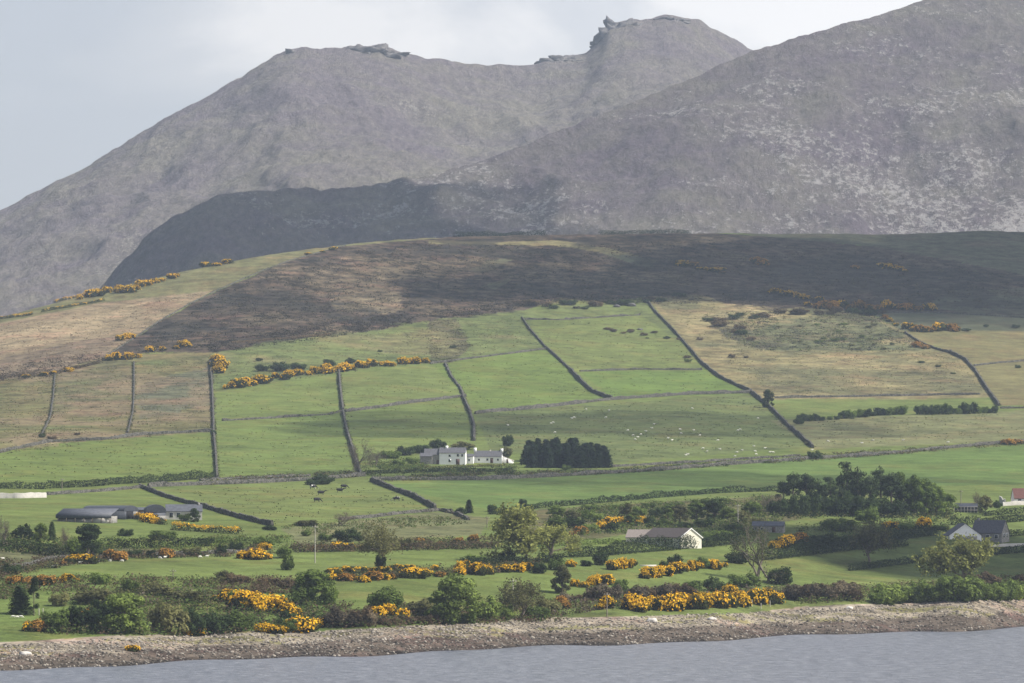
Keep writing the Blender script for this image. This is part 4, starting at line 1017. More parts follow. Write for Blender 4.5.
gorse_row([(184, 636), (200, 635)], 3, 12, 10, 'golden gorse bush at the shingle edge below the olive bush', (F_,))
gorse_row([(415, 545), (470, 543), (482, 541)], 4, 10, 7.2, 'russet gorse bush on the bank behind the bare tree', (O_,))
gorse_row([(306, 551), (345, 549), (365, 548)], 5, 10, 7.2, 'russet gorse bush along the bank by the dark round shrub', (O_, S_))
gorse_row([(60, 565), (90, 562)], 4, 12, 8, 'brown gorse bush above the lower sheep field', (O_, S_))
gorse_row([(145, 522), (158, 524)], 2, 11, 8, 'bright gorse bush in front of the small round-roofed barn', (F_,))
# higher up
gorse_row([(224, 391), (240, 387), (262, 382)], 6, 10, 8, 'gorse bush at the low end of the pasture top row', (F_, H_))
gorse_row([(266, 381), (290, 377), (318, 374)], 8, 10, 8, 'gorse bush midway along the pasture top row', (F_, H_, S_))
gorse_row([(322, 373), (345, 370), (360, 367)], 6, 10, 8, 'bright gorse bush in the pasture top row by the upright wall', (F_,))
gorse_row([(362, 367), (395, 365), (428, 362)], 9, 9, 7.5, 'gorse bush at the high end of the pasture top row', (F_, H_))
gorse_row([(215, 360), (220, 367), (217, 375)], 4, 12, 9, 'gorse bush spilling over the top of the long upright wall', (F_,), 1.5)
gorse_row([(106, 360), (122, 359), (140, 358)], 5, 9, 7.2, 'gorse bush at the corner of the rough fields under the moor', (F_,))
gorse_row([(148, 353), (170, 350), (190, 347)], 4, 9, 6.5, 'small gorse bush along the lower moor edge', (F_, H_))
gorse_row([(20, 377), (50, 375), (75, 369)], 4, 10, 6, 'small gorse bush at the foot of the tan ground', (F_, S_, S_))
gorse_row([(120, 341), (128, 338)], 2, 8, 5, 'small gorse bush beside the lower moor wall', (F_,))
gorse_row([(75, 300), (100, 295), (125, 291)], 5, 9, 6, 'orange gorse bush on the green skyline', (O_, F_))
gorse_row([(118, 294), (135, 290), (150, 285), (165, 281), (180, 276)], 9, 9, 6.5, 'yellow gorse bush in the skyline row above the tan ground', (F_, F_, H_))
gorse_row([(200, 268.5), (232, 262)], 3, 9, 5, 'small gorse bush high on the green skyline', (F_, S_))
gorse_row([(300, 255), (340, 250)], 3, 7, 4, 'small gorse bush on the crest beside the moor wall end', (F_, S_))
gorse_row([(676, 262), (700, 270), (728, 275)], 8, 9, 5, 'faded gorse bush on the shaded moor above the long diagonal wall', (S_, H_, O_))
gorse_row([(748, 260), (768, 265)], 3, 10, 6, 'bright gorse bush alone on the shaded moor', (F_, O_))
gorse_row([(876, 266), (908, 271)], 5, 9, 4.5, 'gorse bush in the short streak high on the shaded moor', (F_,))
gorse_row([(852, 268), (858, 269)], 2, 7, 4.5, 'small faded gorse bush below the high streak', (O_,))
gorse_row([(772, 294), (795, 296), (820, 300)], 8, 9, 6, 'gorse bush at the start of the band low on the shaded moor', (H_, S_, F_))
gorse_row([(805, 306), (830, 309), (870, 309), (932, 310)], 15, 10, 7.4, 'russet gorse bush in the band along the moor foot', (O_, O_, S_, H_))
gorse_row([(880, 318), (900, 327), (925, 333)], 6, 9, 6.5, 'faded gorse bush where the curving wall begins', (O_, S_))
gorse_row([(922, 332), (940, 331), (960, 331)], 6, 10, 8, 'russet gorse bush in the clump on the green strip', (O_, H_))
gorse_row([(912, 347), (932, 350)], 2, 8, 5, 'small orange gorse bush on the curving wall', (O_,))
gorse_row([(1006, 444), (1020, 443)], 2, 9, 5, 'small russet gorse bush on the lane wall by the frame edge', (O_,))

# ------------------------------------------------------------------ trees and shrubs: kind, cover, x, base y, width, height, label
T = [
 ('conifer', 'dark', 20, 614, 24, 30, 'dark squat conifer near the beach'),
 ('pine', 'dark', 34, 616, 13, 44, 'tall thin dark tree beside the squat conifer'),
 ('bush', 'mid', 55, 632, 32, 30, 'green bush at the seaward end of the shore thicket'),
 ('bush', 'dark', 82, 631, 34, 34, 'dark green bush beside the faded orange gorse'),
 ('tree', 'light', 125, 632, 56, 42, 'broad sunlit green tree in the shore thicket'),
 ('bush', 'dark', 104, 625, 34, 36, 'dark leafy bush behind the sunlit thicket tree'),
 ('bush', 'olive', 168, 634, 46, 40, 'large grey olive bush in the shore thicket'),
 ('bush', 'dark', 192, 636, 28, 36, 'very dark bush next to the large olive bush'),
 ('bush', 'dark', 215, 634, 32, 30, 'dark green bush between olive bush and golden gorse'),
 ('bush', 'mid', 236, 631, 34, 26, 'mid green bush surrounded by golden gorse'),
 ('bush', 'mid', 286, 632, 26, 18, 'small green bush under the golden gorse bank'),
 ('bush', 'dark', 289, 622, 18, 14, 'small dark bush in the middle of the golden gorse'),
 ('bush', 'mid', 237, 603, 20, 16, 'dark rounded bush on the rim of the shore bank'),
 ('bush', 'olive', 60, 606, 22, 18, 'grey green bush behind the thin tall tree'),
 ('bush', 'mid', 130, 592, 22, 18, 'spiky green bush at the upper edge of the shore thicket'),
 ('bush', 'mid', 100, 584, 22, 17, 'rounded green bush beside the orange gorse over the thicket'),
 ('bush', 'olive', 155, 597, 40, 18, 'dry grey olive thicket bush'),
 ('bush', 'olive', 95, 603, 46, 18, 'wide dry olive bush behind the dark thicket bush'),
 ('bush', 'olive', 185, 602, 40, 16, 'dry olive bush at the far end of the shore thicket'),
 ('bush', 'dark', 12, 574, 22, 14, 'dark bush in the corner of the lower sheep field'),
 ('tree', 'dark', 88, 557, 34, 36, 'big dark tree in front of the cattle shed'),
 ('bush', 'mid', 76, 557, 24, 24, 'green bush leaning on the big dark tree'),
 ('bush', 'dark', 126, 536, 18, 10, 'small dark shrub in the field below the round-roofed barn'),
 ('bush', 'mid', 163, 540, 30, 14, 'low green bush below the small barn'),
 ('bush', 'dark', 24, 541, 24, 22, 'dark tree at the edge of the barn field'),
 ('tree', 'light', 41, 545, 16, 24, 'pale green slim tree beside the dark one'),
 ('conifer', 'dark', 52, 540, 9, 19, 'narrow dark upright conifer near the cattle shed'),
 ('bare', 'purple', 66, 553, 18, 28, 'grey leafless tree beside the big dark tree'),
 ('bare', 'purple', 5, 548, 20, 32, 'brown leafless tree on the frame edge by the barn field'),
 ('bush', 'mid', 185, 521, 16, 10, 'green bush growing against the pale farm cottage'),
 ('tree', 'dark', 195, 522, 12, 15, 'dark small tree at the end of the pale farm cottage'),
 ('bush', 'dark', 135, 557, 15, 10, 'dark shrub beside the orange gorse over the sheep wall'),
 ('bush', 'dark', 151, 557, 13, 10, 'second dark shrub over the sheep wall'),
 ('bush', 'olive', 192, 556, 22, 12, 'grey bush over the sheep wall below the pale farm cottage'),
 ('bush', 'dark', 222, 554, 12, 13, 'dark green shrub above the end of the sheep wall'),
 ('bush', 'dark', 236, 552, 18, 14, 'dark shrub touching the yellow gorse of the sheep wall'),
 ('bush', 'mid', 264, 547, 24, 13, 'mid green bush in the lower hedge line'),
 ('bush', 'mid', 284, 558, 20, 16, 'round green bush beside the tall pale pole'),
 ('bush', 'mid', 288, 570, 14, 18, 'upright green bush at the edge of the gorse band'),
 ('bush', 'dark', 270, 530, 16, 7, 'dark low shrub on the wall at the foot of the cow field'),
 ('bush', 'olive', 306, 526, 28, 9, 'grey olive shrub at the foot of the cow field'),
 ('bush', 'dark', 346, 542, 26, 18, 'dense dark round shrub by the bank behind the bare tree'),
 ('bush', 'dark', 359, 541, 12, 12, 'smaller dark shrub joined to the dense round one'),
 ('bush', 'mid', 326, 541, 18, 10, 'mid green low bush beside the dense dark shrub'),
 ('bush', 'mid', 306, 536, 12, 8, 'small green shrub in the rushy field'),
 ('bare', 'purple', 340, 526, 28, 14, 'hazy grey leafless thicket tree at the foot of the cow field'),
 ('budtree', 'olive', 383, 569, 42, 46, 'open twiggy tree with brownish buds over the gorse band'),
 ('bush', 'dark', 381, 569, 13, 18, 'dark bush wrapped round the foot of the twiggy tree'),
 ('bush', 'olive', 406, 549, 14, 14, 'grey shrub beside the open twiggy tree'),
 ('tree', 'mid', 314, 603, 48, 36, 'large round dapple leaved tree above the shore bank'),
 ('bush', 'mid', 330, 604, 20, 24, 'leafy lower side bush of the dapple leaved tree'),
 ('bush', 'mid', 304, 604, 28, 26, 'leafy lower side bush on the seaward edge of the dapple leaved tree'),
 ('bush', 'light', 446, 624, 40, 32, 'light leafy bush filling the foot of the tallest shingle tree'),
 ('bush', 'light', 120, 633, 40, 28, 'sunlit lower bush at the foot of the broad thicket tree'),
 ('bush', 'mid', 386, 612, 42, 32, 'round fresh green bush near the shingle'),
 ('tree', 'light', 455, 623, 56, 52, 'tallest light green tree above the shingle'),
 ('bush', 'light', 484, 621, 34, 32, 'light green bush against the tallest shingle tree'),
 ('bush', 'light', 504, 620, 24, 22, 'light green bush at the shingle by the tall thin pole'),
 ('bush', 'mid', 468, 623, 24, 14, 'low dark green bush under the light green tree'),
 ('bush', 'olive', 421, 616, 30, 22, 'grey green bush beside the tallest shingle tree'),
 ('bush', 'light', 436, 620, 26, 16, 'light low bush beside the tallest shingle tree'),
 ('budtree', 'olive', 524, 620, 48, 42, 'open olive twiggy bush above the shingle'),
 ('bush', 'mid', 536, 619, 28, 18, 'dense dark green bush below the olive twigs'),
 ('bush', 'olive', 548, 614, 26, 20, 'grey twiggy bush beside the faded gorse'),
 ('tree', 'olive', 562, 593, 24, 30, 'olive open tree standing at the end of the middle field'),
 ('bush', 'mid', 620, 593, 19, 20, 'dark round bush alone below the short gorse row'),
 ('bush', 'mid', 692, 593, 26, 18, 'grey green round bush above the shingle gorse'),
 ('bush', 'dark', 713, 591, 22, 19, 'dark round bush above the shingle gorse'),
 ('bush', 'mid', 743, 587, 36, 18, 'wide dark green bush below the open twiggy shed tree'),
 ('bush', 'dark', 780, 584, 34, 22, 'wide dark bush at the foot of the twiggy shed tree'),
 ('bare', 'olive', 760, 581, 52, 60, 'tall open twiggy tree in front of the grey roofed shed'),
 ('bush', 'dark', 674, 568, 18, 17, 'dark pointed bush in the bungalow field'),
 ('bush', 'dark', 664, 569, 12, 11, 'brown dark bush beside the pointed bush'),
 ('bush', 'mid', 702, 568, 18, 14, 'mid green bush behind the slanting gorse row'),
 ('bush', 'dark', 737, 563, 26, 16, 'dark bush joined to the twiggy shed tree'),
 ('bush', 'dark', 600, 565, 18, 18, 'dark bush at the low end of the bungalow hedge'),
 ('bush', 'mid', 556, 570, 18, 16, 'green bush at the end of the middle gorse band'),
 ('bush', 'dark', 540, 573, 20, 14, 'dark green bush at the end of the low gorse'),
 ('bush', 'dark', 586, 566, 14, 9, 'small dark bush on the path to the bungalow'),
 ('budtree', 'bud', 527, 562, 66, 58, 'big budding yellow green tree in the middle of the lowland'),
 ('budtree', 'bud', 551, 561, 34, 38, 'yellow green side tree of the big budding tree'),
 ('bush', 'dark', 508, 562, 20, 18, 'dark bush at the foot of the big budding tree'),
 ('bush', 'mid', 476, 565, 22, 14, 'mid green bush beside the foot of the big budding tree'),
 ('bush', 'dark', 461, 514, 14, 9, 'dark low bush in the wall corner under the slanting wall'),
 ('conifer', 'dark', 469, 513, 9, 14, 'small dark conifer in the wall corner'),
 ('bush', 'dark', 492, 512, 11, 11, 'dark small tree on the wall beyond the conifer'),
 ('bush', 'dark', 523, 505, 9, 9, 'dark small tree peeping over the big budding tree'),
 ('bush', 'dark', 612, 532, 15, 14, 'dark round tree behind the yellow orange gorse'),
 ('bush', 'dark', 650, 527, 14, 15, 'dark round tree right behind the bungalow ridge'),
 ('bush', 'dark', 684, 527, 26, 7, 'dark shrub line touching the bungalow gable'),
 ('bush', 'mid', 718, 540, 34, 14, 'green bush beside the cream gable'),
 ('budtree', 'bud', 963, 592, 60, 58, 'pale budding tree in front of the slate roofed house'),
 ('budtree', 'olive', 868, 566, 46, 46, 'dark olive twiggy tree in the shaded field hedge'),
 ('bush', 'mid', 838, 531, 38, 18, 'sunlit bush below the pine grove'),
 ('bush', 'mid', 868, 523, 28, 20, 'leafy green bush in front of the pine trunks'),
 ('bush', 'dark', 822, 546, 28, 16, 'dark bush by the dull orange gorse'),
 ('bush', 'mid', 905, 531, 22, 11, 'green shrub between the two gorse patches of the grove'),
 ('bush', 'light', 940, 530, 18, 8, 'light shrub at the end of the pine grove'),
 ('tree', 'olive', 985, 514, 18, 20, 'thin leafed tree between glasshouse and yard wall'),
 ('bare', 'purple', 978, 512, 14, 24, 'russet twiggy tree behind the small glasshouse'),
 ('bush', 'dark', 997, 508, 10, 10, 'dark shrub at the pale yard wall'),
 ('tree', 'mid', 946, 514, 26, 22, 'light edged tree at the end of the pine grove'),
 ('tree', 'dark', 768, 407.5, 15, 19, 'lone dark tree on the long diagonal wall'),
 ('bush', 'dark', 799, 424, 12, 9, 'dark shrub at the start of the shrub row'),
 ('bush', 'dark', 814, 459, 17, 11, 'dark shrub where the long diagonal wall meets the lane'),
 ('bush', 'olive', 808, 445, 8, 5, 'small shrub near the foot of the long diagonal wall'),
 ('bare', 'purple', 359, 473, 26, 36, 'bare leafless tree on the upright wall beside the farm garden'),
 ('bare', 'purple', 377, 466, 20, 16, 'bare low tree next to the leafless garden tree'),
 ('bush', 'dark', 322, 484, 24, 13, 'dark purple shrub clump above the cows'),
 ('bush', 'dark', 312, 485, 16, 8, 'low dark shrub joined to the clump above the cows'),
 ('bush', 'dark', 508, 446, 12, 16, 'dark tree above the cottage end chimney'),
 ('bush', 'olive', 505, 458, 16, 14, 'dull tree behind the white lean-to'),
 ('bush', 'dark', 438, 449.5, 20, 13, 'dark tree behind the farmhouse roof'),
 ('bush', 'dark', 421, 453, 22, 12, 'dark tree behind the stone outbuilding'),
 ('bush', 'dark', 405, 455, 22, 12, 'dark tree in the farm garden beyond the outbuilding'),
 ('bush', 'mid', 390, 458, 22, 11, 'green tree at the far end of the farm garden'),
 ('bush', 'olive', 462, 449.5, 26, 11, 'olive tree behind the farmhouse and cottage gap'),
 ('bush', 'mid', 412, 464, 14, 9, 'green shrub in the farm garden'),
 ('bush', 'mid', 399, 466, 16, 8, 'low garden shrub in the farm garden corner'),
 ('bush', 'mid', 566, 470, 11, 7, 'small grey green shrub at the foot of the conifer block'),
 ('bush', 'dark', 213, 435, 8, 7, 'dark little shrub growing on the long upright wall'),
 ('bush', 'dark', 42, 437.5, 9, 6, 'dark scrub at the foot of the rough field wall'),
 ('bush', 'brown', 52, 439, 12, 5, 'brown scrub beside the rough field wall'),
 ('bush', 'brown', 77, 435, 8, 4, 'small brown scrub in the rough field'),
 ('bush', 'dark', 262, 371, 16, 8, 'dark scrub mound above the pasture top row'),
 ('bush', 'dark', 280, 371, 22, 12, 'largest dark scrub mound above the pasture top row'),
 ('bush', 'dark', 299, 370, 20, 9, 'dark scrub mound beside the largest one'),
 ('bush', 'dark', 259, 361, 9, 5, 'small dark scrub above the scrub mounds'),
 ('bush', 'dark', 329, 366, 14, 10, 'dark scrub behind the bright pasture top gorse'),
 ('bush', 'dark', 350, 363, 12, 7, 'dark scrub above the upright wall end'),
 ('bush', 'gorse', 420, 361, 14, 5, 'dark scrub at the high end of the gorse row'),
 ('bush', 'dark', 453, 348, 9, 4, 'lone dark scrub on the upper rough pasture'),
 ('bush', 'dark', 380, 352, 6, 3.5, 'tiny dark scrub on the upper rough pasture'),
 ('bush', 'brown', 687, 358, 10, 4, 'brown scrub against the long diagonal wall'),
 ('bush', 'brown', 732, 358, 9, 6, 'brown scrub on the tan hillside'),
 ('bush', 'brown', 746, 358, 6, 3.5, 'tiny brown scrub on the tan hillside'),
 ('bush', 'brown', 700, 340, 8, 4, 'brown scrub beside the long diagonal wall top'),
 ('bush', 'dark', 921, 363, 9, 3.5, 'dark scrub low on the tan hillside'),
 ('bush', 'dark', 938, 367, 7, 4, 'dark scrub near the curving wall'),
 ('bush', 'dark', 953, 374, 6, 3, 'tiny dark scrub near the curving wall'),
 ('bush', 'dark', 892, 345, 6, 3.5, 'tiny dark scrub under the curving wall top'),
 ('bush', 'dark', 1018, 368, 8, 5, 'dark scrub on the frame edge beyond the curving wall'),
 ('bush', 'dark', 986, 327, 7, 4, 'dark bush on the thin field line under the moor'),
 ('bush', 'dark', 1016, 328, 10, 5, 'dark bush on the field line by the frame edge'),
 ('bush', 'dark', 966, 331, 12, 4, 'dark scrub next to the russet gorse clump'),
 ('bush', 'mid', 688, 362, 10, 5, 'green scrub inside the small upper pasture'),
]
for kd, mk, x, y, w, h, lab in T:
    plant(kd, mk, x, y, w, h, lab, None)
# conifer block beside the farmhouse
for k in range(39):
    rw = k // 13
    x = 527 + (k % 13) * 6.3 + rw * 1.8 + R.uniform(-2, 2)
    y = (461, 464.5, 467.5)[rw] + R.uniform(-.6, .6)
    h = (22, 21, 19)[rw] * (1.0 + R.uniform(-.2, .12)) * (1 if x < 594 else .8)
    plant('conifer', 'conifer', x, y, R.uniform(12, 17), h, 'dark conifer in the %s row of the block beside the farmhouse' % ('rear', 'middle', 'front')[rw], 'conifers planted in a dark block')
# pine grove
for x, y, w, h, mk in [(783, 512, 20, 34, 'pine'), (794, 513, 26, 44, 'pine'), (806, 514, 24, 44, 'pine'), (818, 513, 26, 36, 'pine'), (830, 514, 28, 40, 'pine'), (847, 514, 30, 56, 'pine'), (858, 515, 28, 50, 'pine'), (870, 515, 26, 42, 'pine'), (880, 514, 30, 50, 'pine'), (892, 515, 30, 46, 'pine'), (900, 514, 34, 44, 'mid'), (915, 515, 30, 42, 'mid'), (926, 515, 30, 38, 'mid'), (936, 515, 26, 32, 'mid'), (812, 516, 22, 28, 'dark'), (826, 515, 26, 26, 'dark'), (852, 516, 26, 30, 'dark'), (878, 516, 26, 28, 'dark'), (893, 517, 26, 22, 'dark'), (800, 516, 24, 30, 'dark'), (778, 516, 22, 22, 'dark'), (840, 516, 24, 28, 'dark'), (865, 517, 24, 26, 'dark'), (790, 516, 20, 26, 'dark')]:
    plant('pine' if mk == 'pine' else 'tree' if mk == 'mid' else 'bush', mk, x, y, w, h, {'pine': 'tall dark pine in the grove above the slate roofed house', 'mid': 'rounder green tree in the grove above the slate roofed house', 'dark': 'dark undergrowth tree at the foot of the pine grove'}[mk], 'trees of the pine grove')
for x, y in [(776, 514), (769, 515)]:
    plant('bare', 'purple', x, y, 18, 24, 'grey brown leafless tree beside the pine grove', 'leafless trees by the grove')
# woodland band behind the bungalow
band = [(556, 519, 22, 15), (572, 520, 20, 13), (588, 519, 18, 14), (575, 528, 26, 13), (596, 522, 16, 13), (556, 532, 26, 16), (627, 520, 18, 18), (640, 517, 18, 13), (655, 518, 16, 13), (632, 526, 20, 15), (668, 520, 20, 17), (680, 522, 22, 19), (697, 519, 24, 18), (715, 520, 30, 22), (728, 522, 22, 16), (752, 516, 24, 16), (742, 522, 18, 14), (664, 527, 20, 10), (705, 527, 22, 11), (590, 530, 18, 9), (735, 531, 26, 9), (758, 525, 20, 10), (648, 508, 18, 8), (675, 508, 22, 8), (700, 505, 22, 8), (620, 510, 20, 8), (590, 510, 22, 8), (722, 504, 24, 8)]
for k, (x, y, w, h) in enumerate(band):
    mk = ['mid', 'olive', 'mid', 'dark', 'light'][k % 5] if y > 512 else 'mid'
    plant('tree' if h > 14 else 'bush', mk, x, y, w, h, {'mid': 'mid green tree in the woodland band behind the bungalow', 'olive': 'olive tree in the woodland band behind the bungalow', 'dark': 'dark tree in the woodland band behind the bungalow', 'light': 'light green tree in the woodland band behind the bungalow'}[mk], 'trees of the woodland band')
# rows of shrubs beside the diagonal wall
row_of('bush', 'mid', [(798, 422), (830, 420), (868, 416.5), (905, 414)], 15, 12, 9.5, 'green shrub in the lower length of the field shrub row', 'field shrubs in a row', 1.2, .4, ['mid', 'dark'])
row_of('bush', 'mid', [(918, 414.5), (950, 414), (998, 413)], 15, 9, 10.5, 'green shrub in the upper length of the field shrub row', 'field shrubs in a row', .8, .3, ['mid', 'dark'])
# light green shrub belt above the shingle
row_of('bush', None, [(872, 604), (900, 603), (930, 602)], 6, 26, 24, {'light': 'light green shrub in the belt above the shingle', 'mid': 'mid green shrub in the belt above the shingle'}, 'shrub belt above the shingle', 3, 1.0, ['light', 'light', 'light', 'mid'])
row_of('bush', None, [(935, 602), (970, 601), (1034, 599)], 9, 28, 25, {'light': 'light green shrub in the belt before the pale budding tree', 'mid': 'mid green shrub in the belt before the pale budding tree'}, 'shrub belt above the shingle', 3, 1.0, ['light', 'light', 'mid'])
row_of('bush', None, [(940, 590), (1030, 584)], 7, 22, 14, {'light': 'pale shrub behind the belt before the slate roofed house', 'brown': 'brown shrub behind the belt before the slate roofed house'}, 'shrub belt above the shingle', 3, 1.0, ['light', 'brown'])
# brown and purple scrub
row_of('bush', None, [(318, 626), (340, 627), (372, 625)], 8, 20, 20, {'brown': 'dead brown scrub bush below the dapple leaved tree', 'purple': 'greyish brown scrub bush below the dapple leaved tree'}, 'brown scrub bushes', 3, 1.5, ['brown', 'brown', 'purple'])
row_of('bush', None, [(378, 624), (410, 624), (440, 624)], 5, 18, 12, 'dead brown scrub bush below the round fresh green bush', 'brown scrub bushes', 3, 1.0, ['brown'])
row_of('bush', None, [(560, 603), (600, 600), (640, 599), (690, 598)], 11, 20, 15, {'purple': 'purplish leafless scrub bush behind the shingle gorse', 'brown': 'brown scrub bush behind the shingle gorse'}, 'brown scrub bushes', 3, 1.2, ['purple', 'purple', 'brown'])
row_of('bush', None, [(792, 600), (820, 599), (862, 600)], 8, 18, 17, {'purple': 'purplish scrub bush between gorse and shrub belt', 'brown': 'brown scrub bush between gorse and shrub belt'}, 'brown scrub bushes', 3, 1.2, ['purple', 'brown'])
row_of('bush', None, [(215, 582), (250, 584), (285, 588)], 8, 18, 10, {'brown': 'brown scrub bush above the golden gorse bank', 'olive': 'olive scrub bush above the golden gorse bank'}, 'brown scrub bushes', 3, 1.5, ['brown', 'olive', 'brown'])
row_of('bush', None, [(300, 586), (325, 583)], 3, 16, 9, 'dark shrub beneath the first gorse of the middle band', 'brown scrub bushes', 2, 1, ['dark'])
row_of('bush', None, [(800, 592), (860, 588)], 4, 14, 8, 'low russet scrub on the shaded field edge', 'brown scrub bushes', 2, 1, ['brown'])
row_of('bush', None, [(600, 333), (640, 334), (676, 336)], 12, 7, 3.0, 'tiny dark scrub among the stones of the upper pasture', 'hill scrub', 9, 4, ['dark', 'brown'])
row_of('bush', None, [(520, 305), (560, 306), (600, 307), (640, 302), (690, 297)], 16, 13, 5.5, {'dark': 'dark heath scrub along the moor foot above the pastures', 'brown': 'brown heath scrub along the moor foot above the pastures'}, 'hill scrub', 5, 3, ['dark', 'brown', 'dark'])
row_of('bush', None, [(700, 318), (730, 330), (755, 342), (720, 318), (800, 314)], 14, 15, 6, {'dark': 'dark heath scrub on the shoulder of the tan hillside', 'brown': 'brown heath scrub on the shoulder of the tan hillside'}, 'hill scrub', 6, 3, ['brown', 'dark'])
row_of('bush', None, [(770, 328), (880, 330), (800, 340), (900, 345)], 16, 8, 3.5, 'small green scrub dotted over the tan hillside', 'hill scrub', 8, 5, ['olive', 'mid'])
row_of('bush', None, [(815, 313), (850, 313), (885, 316)], 7, 12, 6, 'dark scrub along the top of the tan hillside', 'hill scrub', 3, 2, ['dark', 'brown'])

# ------------------------------------------------------------------ low growth nobody could count
def undergrowth(name, label, patches, mk_alpha=.4):
    VS = []; FS = []; CS = []; o = 0
    for poly, n, cols, hgt, wid in patches:
        xa, xb = min(p[0] for p in poly), max(p[0] for p in poly); ya, yb = min(p[1] for p in poly), max(p[1] for p in poly)
        k = 0; sd = R.randrange(999)
        while k < n:
            q = NR.random((400, 2)) * [xb - xa, yb - ya] + [xa, ya]
            ok = inpoly(q[:, 0], q[:, 1], poly) & (fbm(q[:, 0] / 14, q[:, 1] / 5, 3, sd) + .45 > NR.random(400) * .8)
            for x, y in q[ok][:n - k]:
                p = at(float(x), float(y)); c = np.array(cols[R.randrange(len(cols))]) * R.uniform(.7, 1.35); s = R.uniform(.6, 1.5); m_ = 7 if hgt > .55 else 4
                C = NR.normal(0, 1, (m_, 3)) * [wid * s, wid * s, 0]; C[:, 2] = NR.random(m_) * hgt * s
                O = C / (np.linalg.norm(C, axis=1)[:, None] + 1e-6)
                v, f = quads(C + np.array(p), O, .2 + .14 * wid, NR); VS.append(v); FS.append(f + o); o += len(v); CS.append(np.tile([*c, 1], (len(v), 1))); k += 1
    ob = link(name, raw_mesh(name, np.concatenate(VS), np.concatenate(FS), UNDER, col=np.concatenate(CS)))
    tag(ob, label, 'ground cover', kind='stuff')
WEED = []
m, nt, out = mat('undergrowth_leaves')
a = N(nt, 'ShaderNodeAttribute', attribute_name='tint'); d = N(nt, 'ShaderNodeBsdfDiffuse'); t = N(nt, 'ShaderNodeBsdfTranslucent'); mx = N(nt, 'ShaderNodeMixShader', Fac=.35)
nt.links.new(a.outputs['Color'], d.inputs[0]); nt.links.new(a.outputs['Color'], t.inputs[0]); nt.links.new(d.outputs[0], mx.inputs[1]); nt.links.new(t.outputs[0], mx.inputs[2]); nt.links.new(mx.outputs[0], out.inputs[0]); UNDER = m
gm_, go_, gb_, gp_, gd_, gl_ = (.085, .125, .034), (.125, .125, .05), (.10, .07, .047), (.135, .11, .085), (.034, .05, .021), (.14, .175, .05)
undergrowth('undergrowth', 'mixed bramble, bracken and rough growth on the banks and field margins', [
 ([(40, 634), (100, 602), (230, 595), (330, 602), (332, 628), (200, 637)], 2600, [go_, gm_, gb_, gd_, gm_], 1.5, .9),
 ([(60, 600), (130, 588), (210, 590), (215, 602), (100, 608)], 1100, [go_, go_, gp_, gm_], 1.2, .9),
 ([(330, 606), (440, 606), (560, 602), (562, 622), (332, 629)], 1600, [gb_, gb_, go_, gm_], 1.3, .8),
 ([(560, 600), (690, 592), (800, 588), (800, 599), (700, 600), (600, 610), (560, 618)], 1400, [gp_, gb_, go_, gm_], 1.2, .8),
 ([(800, 590), (870, 586), (1040, 576), (1040, 598), (800, 604)], 1500, [gm_, gl_, gb_, go_], 1.3, .9),
 ([(545, 517), (600, 507), (770, 497), (785, 515), (760, 537), (700, 534), (600, 534), (548, 540)], 2600, [go_, gm_, gm_, gd_, gl_], 1.6, 1.0),
 ([(775, 506), (955, 507), (957, 519), (775, 520)], 900, [gd_, gd_, go_], 1.6, 1.1),
 ([(800, 528), (940, 521), (950, 532), (890, 540), (800, 548)], 1000, [gm_, go_, gl_, gd_], 1.5, 1.0),
 ([(362, 463), (425, 459), (430, 469), (515, 466), (515, 474), (362, 476)], 800, [gm_, go_, gd_, gl_], 1.2, 1.0),
 ([(0, 562), (130, 553), (270, 547), (272, 556), (130, 559), (40, 570), (0, 582)], 1100, [gb_, go_, gd_, gb_], 1.0, .8),
 ([(322, 574), (400, 570), (540, 561), (542, 571), (440, 576), (330, 582)], 1200, [gb_, gd_, go_], 1.3, .8),
 ([(0, 538), (30, 536), (110, 545), (112, 556), (60, 557), (0, 552)], 800, [gm_, go_, gd_], 1.5, 1.0),
 ([(200, 479), (365, 471), (365, 477), (200, 486)], 800, [go_, gb_, gd_], .9, .8),
 ([(372, 477), (600, 470), (815, 456), (815, 461), (600, 475), (372, 482)], 1500, [go_, gb_, gd_, gd_], .9, .8),
 ([(815, 455), (920, 448), (1040, 439), (1040, 444), (920, 453), (815, 461)], 700, [gb_, go_, gd_], .8, .8),
 ([(290, 546), (400, 541), (500, 537), (500, 549), (400, 551), (290, 553)], 900, [gb_, go_, gd_], 1.3, .8),
 ([(0, 580), (100, 577), (215, 580), (215, 588), (100, 590), (0, 600)], 900, [gb_, go_, gm_], 1.0, .8),
 ([(215, 578), (290, 578), (330, 592), (220, 596)], 700, [gb_, go_, gb_], 1.1, .8),
 ([(100, 540), (290, 536), (290, 548), (100, 551)], 700, [gm_, go_, gl_], 1.0, .8),
 ([(280, 526), (440, 516), (470, 524), (300, 536)], 500, [go_, gm_], .7, .6),
])
